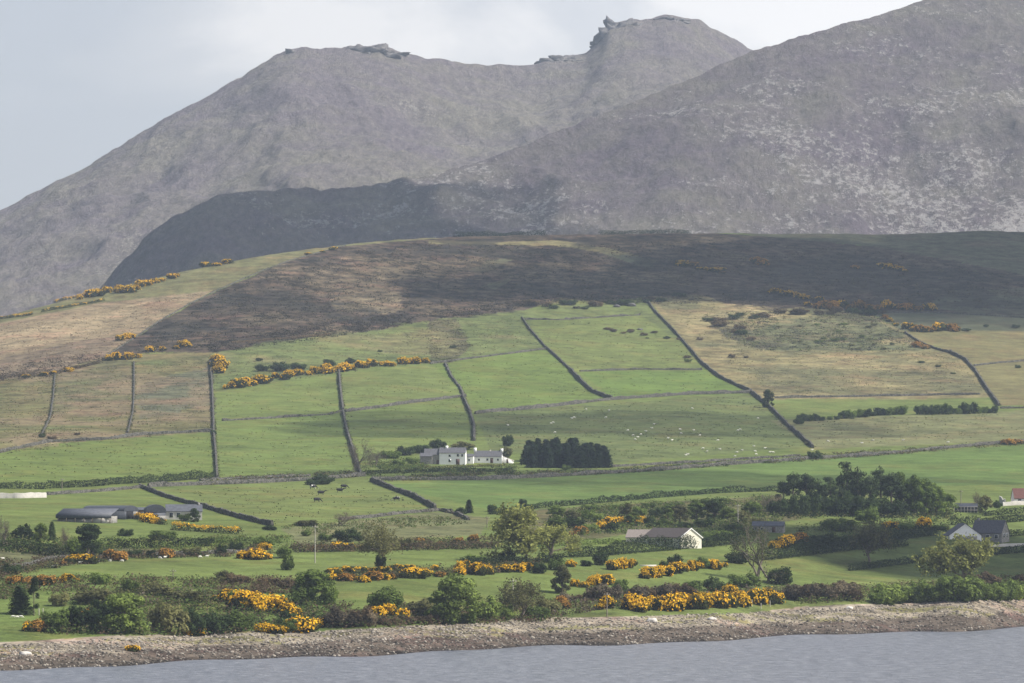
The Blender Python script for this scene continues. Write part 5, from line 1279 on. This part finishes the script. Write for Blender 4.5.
def wall_growth():
    VS = []; FS = []; CS = []; o = 0
    for x, y, z in WALLPATHS:
        n = len(x); tx = np.gradient(x); ty = np.gradient(y); L = np.hypot(tx, ty) + 1e-9
        dens = np.clip(fbm(np.arange(n) / 9.0, np.arange(n) * 0 + x[0], 3, 8) + .42, .05, 1)
        for k in range(n):
            if R.random() > dens[k]: continue
            for q in range(2):
                of = R.choice([-1, 1]) * R.uniform(.2, 1.3); s = R.uniform(.5, 1.3)
                p = np.array([x[k] - ty[k] / L[k] * of, y[k] + tx[k] / L[k] * of, z[k]])
                c = np.array(R.choice([gd_, go_, gb_, gm_, gd_, gb_])) * R.uniform(.6, 1.2)
                C = NR.normal(0, 1, (5, 3)) * [.4 * s, .4 * s, 0]; C[:, 2] = NR.random(5) * 1.1 * s
                v, f = quads(C + p, C, .24, NR); VS.append(v); FS.append(f + o); o += len(v); CS.append(np.tile([*c, 1], (len(v), 1)))
    ob = link('weeds', raw_mesh('weeds', np.concatenate(VS), np.concatenate(FS), UNDER, col=np.concatenate(CS)))
    tag(ob, 'brambles, ferns and coarse grass along the feet of the stone walls', 'weeds', kind='stuff')
wall_growth()
gr1, gr2 = (.095, .115, .038), (.125, .130, .055)
undergrowth('rushes', 'scattered rush tussocks and coarse grass in the pastures', [
 ([(0, 456), (210, 435), (216, 474), (0, 480)], 300, [gr1, gr2], .35, .5),
 ([(218, 395), (460, 366), (470, 440), (345, 470), (218, 476)], 780, [gr1, gr2], .35, .5),
 ([(430, 364), (520, 322), (640, 316), (750, 392), (610, 398), (480, 410)], 900, [gr1, gr2], .4, .6),
 ([(478, 413), (750, 395), (808, 445), (610, 462), (490, 445)], 1200, [gr1, gr2, gd_], .35, .5),
 ([(150, 490), (370, 482), (434, 511), (275, 524)], 300, [gr1, gr2], .3, .45),
 ([(655, 300), (860, 312), (980, 372), (985, 394), (765, 396)], 2200, [gr1, gr2, (.14, .11, .06)], .5, .7),
 ([(0, 380), (210, 356), (212, 431), (0, 455)], 2200, [gr1, gr2, (.13, .10, .055)], .5, .7),
 ([(0, 325), (215, 291), (105, 356), (0, 374)], 1200, [(.22, .17, .10), (.12, .09, .06)], .5, .7),
 ([(215, 355), (520, 314), (545, 347), (215, 391)], 1500, [gr1, gr2, gb_], .45, .6),
 ([(775, 422), (1000, 413), (1030, 436), (815, 447)], 420, [gr1, gr2], .35, .5),
])
hb1, hb2, hb3 = (.052, .040, .029), (.021, .020, .016), (.10, .09, .05)
undergrowth('heather', 'dark heather and bilberry tussocks over the brown moor', [
 ([(160, 330), (215, 294), (290, 264), (400, 243), (560, 246), (700, 240), (870, 250), (1030, 280), (1030, 312), (870, 308), (760, 308), (640, 292), (520, 308), (420, 318), (330, 330), (215, 348), (120, 356)], 9000, [hb1, hb2, hb2, hb2, hb3], .8, 1.1),
 ([(200, 346), (330, 322), (470, 308), (560, 294), (640, 296), (700, 292), (700, 304), (560, 304), (430, 322), (330, 338), (215, 354)], 2200, [hb2, hb2, hb1], 1.0, 1.1),
 ([(700, 312), (760, 312), (880, 312), (910, 335), (925, 352), (760, 352), (730, 340)], 2000, [hb2, hb1, go_, gm_], .7, 1.0),
 ([(0, 368), (100, 352), (108, 360), (50, 377), (0, 382)], 500, [hb2, hb1, gb_], 1.0, 1.0),
 ([(425, 320), (455, 320), (472, 345), (455, 364), (430, 362)], 400, [hb1, hb3, go_], .6, .9),
])

# ------------------------------------------------------------------ animals
def remeshed(name, V, Fc, mats, vox):
    me = raw_mesh(name, V, Fc, mats); o = link(name, me)
    md = o.modifiers.new('r', 'REMESH'); md.mode = 'VOXEL'; md.voxel_size = vox
    dg = bpy.context.evaluated_depsgraph_get(); n = bpy.data.meshes.new_from_object(o.evaluated_get(dg))
    bpy.data.objects.remove(o); n.polygons.foreach_set('use_smooth', np.ones(len(n.polygons), bool)); n.name = name
    return n
def ell(c, r, rot=0.0):
    v, f = ICO[3]; v = v * np.array(r); cy, sy = math.cos(rot), math.sin(rot)
    v = np.stack([v[:, 0] * cy + v[:, 2] * sy, v[:, 1], -v[:, 0] * sy + v[:, 2] * cy], -1)
    return v + np.array(c), f
def quadtri(v, q): return v, np.concatenate([q[:, [0, 1, 2]], q[:, [0, 2, 3]]])
def capped(pts, rads):
    v, q = tube(pts, rads, 8); n = len(v); c0 = v[:8].mean(0); c1 = v[-8:].mean(0)
    f = [tuple(x) for x in np.concatenate([q[:, [0, 1, 2]], q[:, [0, 2, 3]]])]
    f += [(n, (k + 1) % 8, k) for k in range(8)] + [(n + 1, n - 8 + k, n - 8 + (k + 1) % 8) for k in range(8)]
    return np.concatenate([v, [c0, c1]]), np.array(f)
def beast(name, L, H, wid, head_down, mats):
    b = H * .52
    parts = [ell((0, 0, H * .64), (L * .43, wid / 2, H * .33)), ell((-L * .26, 0, H * .69), (L * .2, wid * .48, H * .27)), ell((L * .24, 0, H * .66), (L * .2, wid * .45, H * .28))]
    hz = H * (.22 if head_down else .95); hx = L * .66
    parts.append(capped([(L * .3, 0, H * .74), (L * .48, 0, H * .62 if head_down else H * .86), (hx - .04, 0, hz + H * .08)], [H * .17, H * .13, H * .1]))
    parts.append(ell((hx + L * .05, 0, hz), (L * .13, wid * .17, H * .085), rad(50) if head_down else rad(20)))
    for sx in (-1, 1):
        parts.append(ell((hx - L * .03, sx * wid * .24, hz + H * .1), (L * .03, wid * .1, H * .03)))
        parts.append(capped([(L * .27, sx * wid * .28, H * .6), (L * .27, sx * wid * .28, H * .3), (L * .28, sx * wid * .28, 0)], [H * .1, H * .055, H * .045]))
        parts.append(capped([(-L * .33, sx * wid * .28, H * .66), (-L * .28, sx * wid * .3, H * .42), (-L * .37, sx * wid * .28, H * .26), (-L * .35, sx * wid * .28, 0)], [H * .15, H * .09, H * .05, H * .045]))
    parts.append(capped([(-L * .42, 0, H * .85), (-L * .5, 0, H * .7), (-L * .5, 0, H * .4)], [.045, .04, .045]))
    return remeshed(name, *joint(parts), mats, H * .035)
WOOL = plain('wool', (0.72, 0.69, 0.62), .95, .12, 5); BLACKH = plain('black_hide', (0.022, 0.02, 0.02), .7, .3, 3)
m, nt, out = mat('black_white_hide')
r = ramp(nt, noise(nt, coords(nt), 1.6, 2, .5).outputs['Fac'], [(.53, (.02, .018, .018)), (.55, (.7, .68, .64))]); bsdf(nt, out, r.outputs[0], .7, .1); PIED = m
sheep_me = [beast('sheep', 1.25, .85, .55, True, WOOL), beast('sheep', 1.25, .88, .55, False, WOOL)]
lamb_scale = .6
def sheep(x, y, lab, group, s=1.0, rz=None):
    p = at(x, y); o = link('sheep', R.choice(sheep_me)); o.location = p; o.rotation_euler = (0, 0, R.choice([0, math.pi]) + R.uniform(-.7, .7) if rz is None else rz); o.scale = (s, s, s)
    tag(o, lab, 'sheep', group, px=(x, y, 2))
for x, y in [(609, 411), (606, 418), (692, 409), (628, 431), (654, 425), (652, 429), (635, 440), (638, 438), (641, 435), (680, 430), (681, 434), (700, 436), (718, 441), (738, 431), (740, 430), (758, 419), (668, 439), (703, 449), (707, 452), (686, 456), (688, 455), (737, 453), (735, 457), (742, 451), (754, 447), (755, 452), (756, 455), (770, 453), (773, 453), (553, 423), (551, 424), (572, 419), (574, 418), (555, 433), (586, 410), (508, 426), (633, 436), (646, 432), (672, 441), (694, 431), (720, 450), (765, 449)]:
    zone = 'under the long top wall' if y < 420 else 'in the middle of the pasture' if y < 441 else 'near the lane wall'
    sheep(x, y, f'white sheep {zone} of the big sheep pasture', 'sheep in the big pasture', 1.0)
for x, y in [(52, 568), (57, 567), (66, 565.5), (80, 564), (98, 563), (110, 562), (122, 562), (160, 559), (165, 558.5), (200, 558), (207, 557.5), (3, 560)]:
    sheep(x, y, 'white sheep along the rubble wall below the barns', 'sheep by the rubble wall', .85)
for x, y in [(13, 618), (17, 618.5), (21, 618)]:
    sheep(x, y, 'white sheep on the grass near the dark squat conifer', 'sheep near the beach', .8)
for x, y in [(862, 444), (873, 441), (948, 443), (812, 451), (828, 442), (903, 441)]:
    sheep(x, y, 'white sheep in the pale green pasture above the lane', 'sheep in the pale pasture', 1.1)
cow_me = [beast('cow', 2.3, 1.4, .75, True, BLACKH), beast('cow', 2.3, 1.4, .75, False, BLACKH), beast('cow', 2.3, 1.4, .75, True, PIED)]
for x, y, k, rz, lab in [(313, 489, 2, .4, 'pied cow standing at the dark purple shrub clump'), (321, 495, 1, .2, 'black cow in the middle of the loose cow group'), (317, 502, 0, .5, 'black cow lowest in the cow field'), (340, 492.5, 1, .1, 'black cow standing beside its neighbour near the lane wall'), (344, 488.5, 0, .3, 'black cow closest to the lane wall'), (396.5, 501, 2, 2.8, 'pied cow grazing alone by the thick slanting wall')]:
    p = at(x, y); o = link('cow', cow_me[k]); o.location = p; o.rotation_euler = (0, 0, rz); o.scale = (1.3,) * 3; tag(o, lab, 'cow', 'cows in the field above the farmland')
for x, y, s, lab in [(652, 622, 1.2, 'pale boulder on the shingle below the purple scrub'), (849, 609, .9, 'largest whitish boulder on the shingle top by the shrub belt'), (712, 620, .9, 'pale boulder on the shingle below the tall gorse'), (25, 655, 1.0, 'pale boulder on the shingle near the frame corner'), (640, 330, 1.4, 'grey boulder among the stones of the upper pasture'), (612, 331, 1.2, 'second grey boulder among the stones of the upper pasture'), (631, 306, 2.4, 'pale rock outcrop on the moor foot over the pastures'), (617, 307, 2.0, 'smaller pale rock outcrop on the moor foot')]:
    v, f = ICO[3]; n = 1 + .35 * fbm(v[:, 0] * 2 + x, v[:, 1] * 2 + v[:, 2], 3, int(x)); p = at(x, y)
    o = link('boulder', raw_mesh('boulder', v * n[:, None] * np.array([s * 1.3, s, s * .7]), f, CONC if y > 600 else GRANITE)); o.location = p + Vector((0, 0, .2 * s)); tag(o, lab, 'boulder', None)

# ------------------------------------------------------------------ light, sky, clouds, haze
SUN_AZ, SUN_EL = 98.0, 49.0       # degrees from straight ahead toward the right; height
D = Vector((math.sin(rad(SUN_AZ)) * math.cos(rad(SUN_EL)), math.cos(rad(SUN_AZ)) * math.cos(rad(SUN_EL)), math.sin(rad(SUN_EL))))
sl_ = bpy.data.lights.new('sun', 'SUN'); sl_.energy = 5.0; sl_.angle = rad(0.5); sl_.color = (1.0, .95, .86)
so = bpy.data.objects.new('sun', sl_); COL.objects.link(so); so.rotation_euler = D.to_track_quat('Z', 'Y').to_euler()

w = bpy.data.worlds.new('World'); sc.world = w; w.use_nodes = True; nt = w.node_tree; nt.nodes.clear()
out = nt.nodes.new('ShaderNodeOutputWorld'); bgd = nt.nodes.new('ShaderNodeBackground'); nt.links.new(bgd.outputs[0], out.inputs[0])
sky = nt.nodes.new('ShaderNodeTexSky'); sky.sky_type = 'NISHITA'; sky.sun_disc = False; sky.sun_elevation = rad(SUN_EL); sky.sun_rotation = rad(SUN_AZ)
bgd.inputs['Strength'].default_value = 0.10
tc = nt.nodes.new('ShaderNodeTexCoord'); g = tc.outputs['Generated']
mp = nt.nodes.new('ShaderNodeMapping'); mp.inputs['Scale'].default_value = (7, 7, 15); nt.links.new(g, mp.inputs[0])
cn = noise(nt, mp.outputs[0], 1.0, 6, .55, .3)
mp2 = nt.nodes.new('ShaderNodeMapping'); mp2.inputs['Scale'].default_value = (2.2, 2.2, 5); nt.links.new(g, mp2.inputs[0])
cn2 = noise(nt, mp2.outputs[0], 1.0, 4, .5)
sx0 = nt.nodes.new('ShaderNodeSeparateXYZ'); nt.links.new(g, sx0.inputs[0])
lean = mathn(nt, 'ADD', mathn(nt, 'MULTIPLY', mathn(nt, 'MAXIMUM', mathn(nt, 'MINIMUM', sx0.outputs[0], .12), -.12), 1.5), mathn(nt, 'MULTIPLY', mathn(nt, 'MINIMUM', sx0.outputs[2], .2), .9))
cf = mathn(nt, 'ADD', mathn(nt, 'ADD', mathn(nt, 'MULTIPLY', cn.outputs['Fac'], .62), mathn(nt, 'MULTIPLY', cn2.outputs['Fac'], .42)), mathn(nt, 'SUBTRACT', lean, .06))
cloudc = ramp(nt, cf, [(.40, (4.5, 4.58, 4.8)), (.50, (5.5, 5.42, 5.45)), (.56, (7.5, 7.15, 6.85))])
sx = nt.nodes.new('ShaderNodeSeparateXYZ'); nt.links.new(g, sx.inputs[0])
# cloud bank brightens toward the sun's side of the sky, thins out overhead
east = mathn(nt, 'ADD', mathn(nt, 'MULTIPLY', mathn(nt, 'MINIMUM', sx.outputs[0], .16), 1.1), 1.0)
vs = nt.nodes.new('ShaderNodeVectorMath'); vs.operation = 'SCALE'; nt.links.new(cloudc.outputs[0], vs.inputs[0]); nt.links.new(east, vs.inputs['Scale'])
cov = ramp(nt, sx.outputs[2], [(0.0, (.92,) * 3), (.2, (.85,) * 3), (.5, (.35,) * 3), (1.0, (.15,) * 3)])
nt.links.new(mixrgb(nt, sky.outputs[0], vs.outputs[0], cov.outputs[0]), bgd.inputs['Color'])

m, nt, out = mat('cloud')
d = N(nt, 'ShaderNodeBsdfDiffuse', Color=(.9, .9, .9, 1)); tr = N(nt, 'ShaderNodeBsdfTranslucent', Color=(.5, .5, .52, 1)); mx = N(nt, 'ShaderNodeMixShader', Fac=.35)
nt.links.new(d.outputs[0], mx.inputs[1]); nt.links.new(tr.outputs[0], mx.inputs[2]); nt.links.new(mx.outputs[0], out.inputs[0]); CLOUD = m
m, nt, out = mat('thin_cloud')
d = N(nt, 'ShaderNodeBsdfDiffuse', Color=(.9, .9, .9, 1)); tr = N(nt, 'ShaderNodeBsdfTransparent'); mx = N(nt, 'ShaderNodeMixShader', Fac=.74)
nt.links.new(d.outputs[0], mx.inputs[1]); nt.links.new(tr.outputs[0], mx.inputs[2]); nt.links.new(mx.outputs[0], out.inputs[0]); THIN = m
m2, nt, out = mat('shadow_soft_veil')
d = N(nt, 'ShaderNodeBsdfDiffuse', Color=(.9, .9, .9, 1)); tr = N(nt, 'ShaderNodeBsdfTransparent'); mx = N(nt, 'ShaderNodeMixShader', Fac=.66)
nt.links.new(d.outputs[0], mx.inputs[1]); nt.links.new(tr.outputs[0], mx.inputs[2]); nt.links.new(mx.outputs[0], out.inputs[0]); VEIL = m2  # see-through shell added round clouds to soften their shadow edges
def cloud(target, rx, ry, rz_, rot, seed, label, material=CLOUD, height=1500.0, rag=.42):
    """an unseen cloud, or added veil, on the sun side of a hillside; its shade falls round the given point of land"""
    t = (height - target.z) / D.z
    c = target + D * t
    v, f = ICO[5]
    n = fbm(v[:, 0] * 2.1 + seed, v[:, 1] * 2.1 + v[:, 2] * 1.3, 5, seed)
    V = v * (1 + rag * 1.6 * n)[:, None] * np.array([rx, ry, rz_])
    V[:, 2] = np.where(V[:, 2] < 0, V[:, 2] * .45, V[:, 2])
    o = link('cloud', raw_mesh('cloud', V, f, material, smooth=True)); o.location = c; o.rotation_euler = (0, 0, rot)
    structure(o, label, 'cloud')
def mount_pt(px, row, Y):
    u, s = ray(px, row); return Vector((u * Y, Y, CAMZ + s * Y))
cloud(at(905, 279), 200, 190, 80, rad(0), 3, 'large cloud shading the moor on the hill')
cloud(at(870, 279), 240, 215, 50, rad(0), 4, 'added veil softening the shadow of the large moor cloud', VEIL)
cloud(at(600, 285), 85, 75, 45, rad(10), 5, 'cloud shading the middle of the moor')
cloud(at(600, 284), 115, 88, 35, rad(10), 6, 'added veil softening the cloud shadow on the middle moor', VEIL)
cloud(at(480, 290), 50, 62, 40, rad(0), 7, 'small cloud shading the moor above the pastures')
cloud(at(1030, 262), 130, 230, 60, rad(0), 8, 'cloud shading the far end of the moor')
cloud(at(1010, 322), 70, 50, 30, rad(0), 21, 'small cloud shading the green strip', THIN)
cloud(mount_pt(200, 240, 4150), 270, 380, 100, rad(0), 11, 'large cloud shading the mountain shoulder', height=1700, rag=.3)
cloud(mount_pt(350, 232, 4150), 160, 190, 60, rad(0), 13, 'cloud shading the foot of the nearer mountain', height=1700, rag=.3)
cloud(mount_pt(400, 230, 4150), 230, 240, 50, rad(0), 14, 'added veil softening the cloud shadow on the nearer mountain', VEIL, height=1750, rag=.35)
cloud(at(640, 425), 170, 75, 40, rad(0), 15, 'thin cloud over the big sheep pasture', THIN)
cloud(at(420, 430), 60, 55, 30, rad(0), 17, 'thin cloud over the pasture behind the farmhouse', THIN)
cloud(at(955, 556), 75, 75, 30, rad(0), 19, 'small cloud shading the field of the slate roofed house', CLOUD)
cloud(at(690, 480), 140, 55, 30, rad(0), 23, 'thin cloud over the lane field', THIN)

m, nt, out = mat('haze')
pv = nt.nodes.new('ShaderNodeVolumePrincipled'); pv.inputs['Color'].default_value = (.68, .80, 1.0, 1); pv.inputs['Density'].default_value = 5.0e-5; pv.inputs['Anisotropy'].default_value = 0.1
nt.links.new(pv.outputs[0], out.inputs['Volume'])
hb = link('haze', raw_mesh('haze', *box(-3300, 3300, -500, 7700, -25, 1080), m)); tag(hb, 'thin pale spring haze over hill and mountains', 'haze', kind='stuff')

# ------------------------------------------------------------------ labels that single each thing out
ORD = 'first second third fourth fifth sixth seventh eighth ninth tenth eleventh twelfth thirteenth fourteenth fifteenth sixteenth seventeenth eighteenth nineteenth twentieth'.split()
by = {}
for o, px in LABELS: by.setdefault(o['label'], []).append((px, o))
for lab, lst in by.items():
    if len(lst) < 2: continue
    lst.sort(key=lambda q: q[0][0])
    for k, (px, o) in enumerate(lst):
        n = len(lst)
        where = 'leftmost' if k == 0 else 'rightmost' if k == n - 1 else 'middle one of three' if n == 3 else (ORD[k] + ' from left' if k < n / 2 else ORD[n - 1 - k] + ' from right')
        o['label'] = f'{lab}, {where}'
        if len(o['label'].split()) > 16: print('LONG', o['label'])

# ------------------------------------------------------------------ render
sc.view_settings.view_transform = 'Standard'; sc.view_settings.look = 'None'; sc.view_settings.gamma = 1; sc.view_settings.exposure = 0.52
cy = sc.cycles
sc.render.engine = 'CYCLES'
cy.use_denoising = True
cy.max_bounces = 6; cy.diffuse_bounces = 2; cy.glossy_bounces = 2; cy.transmission_bounces = 2; cy.volume_bounces = 1; cy.transparent_max_bounces = 12
cy.use_adaptive_sampling = True
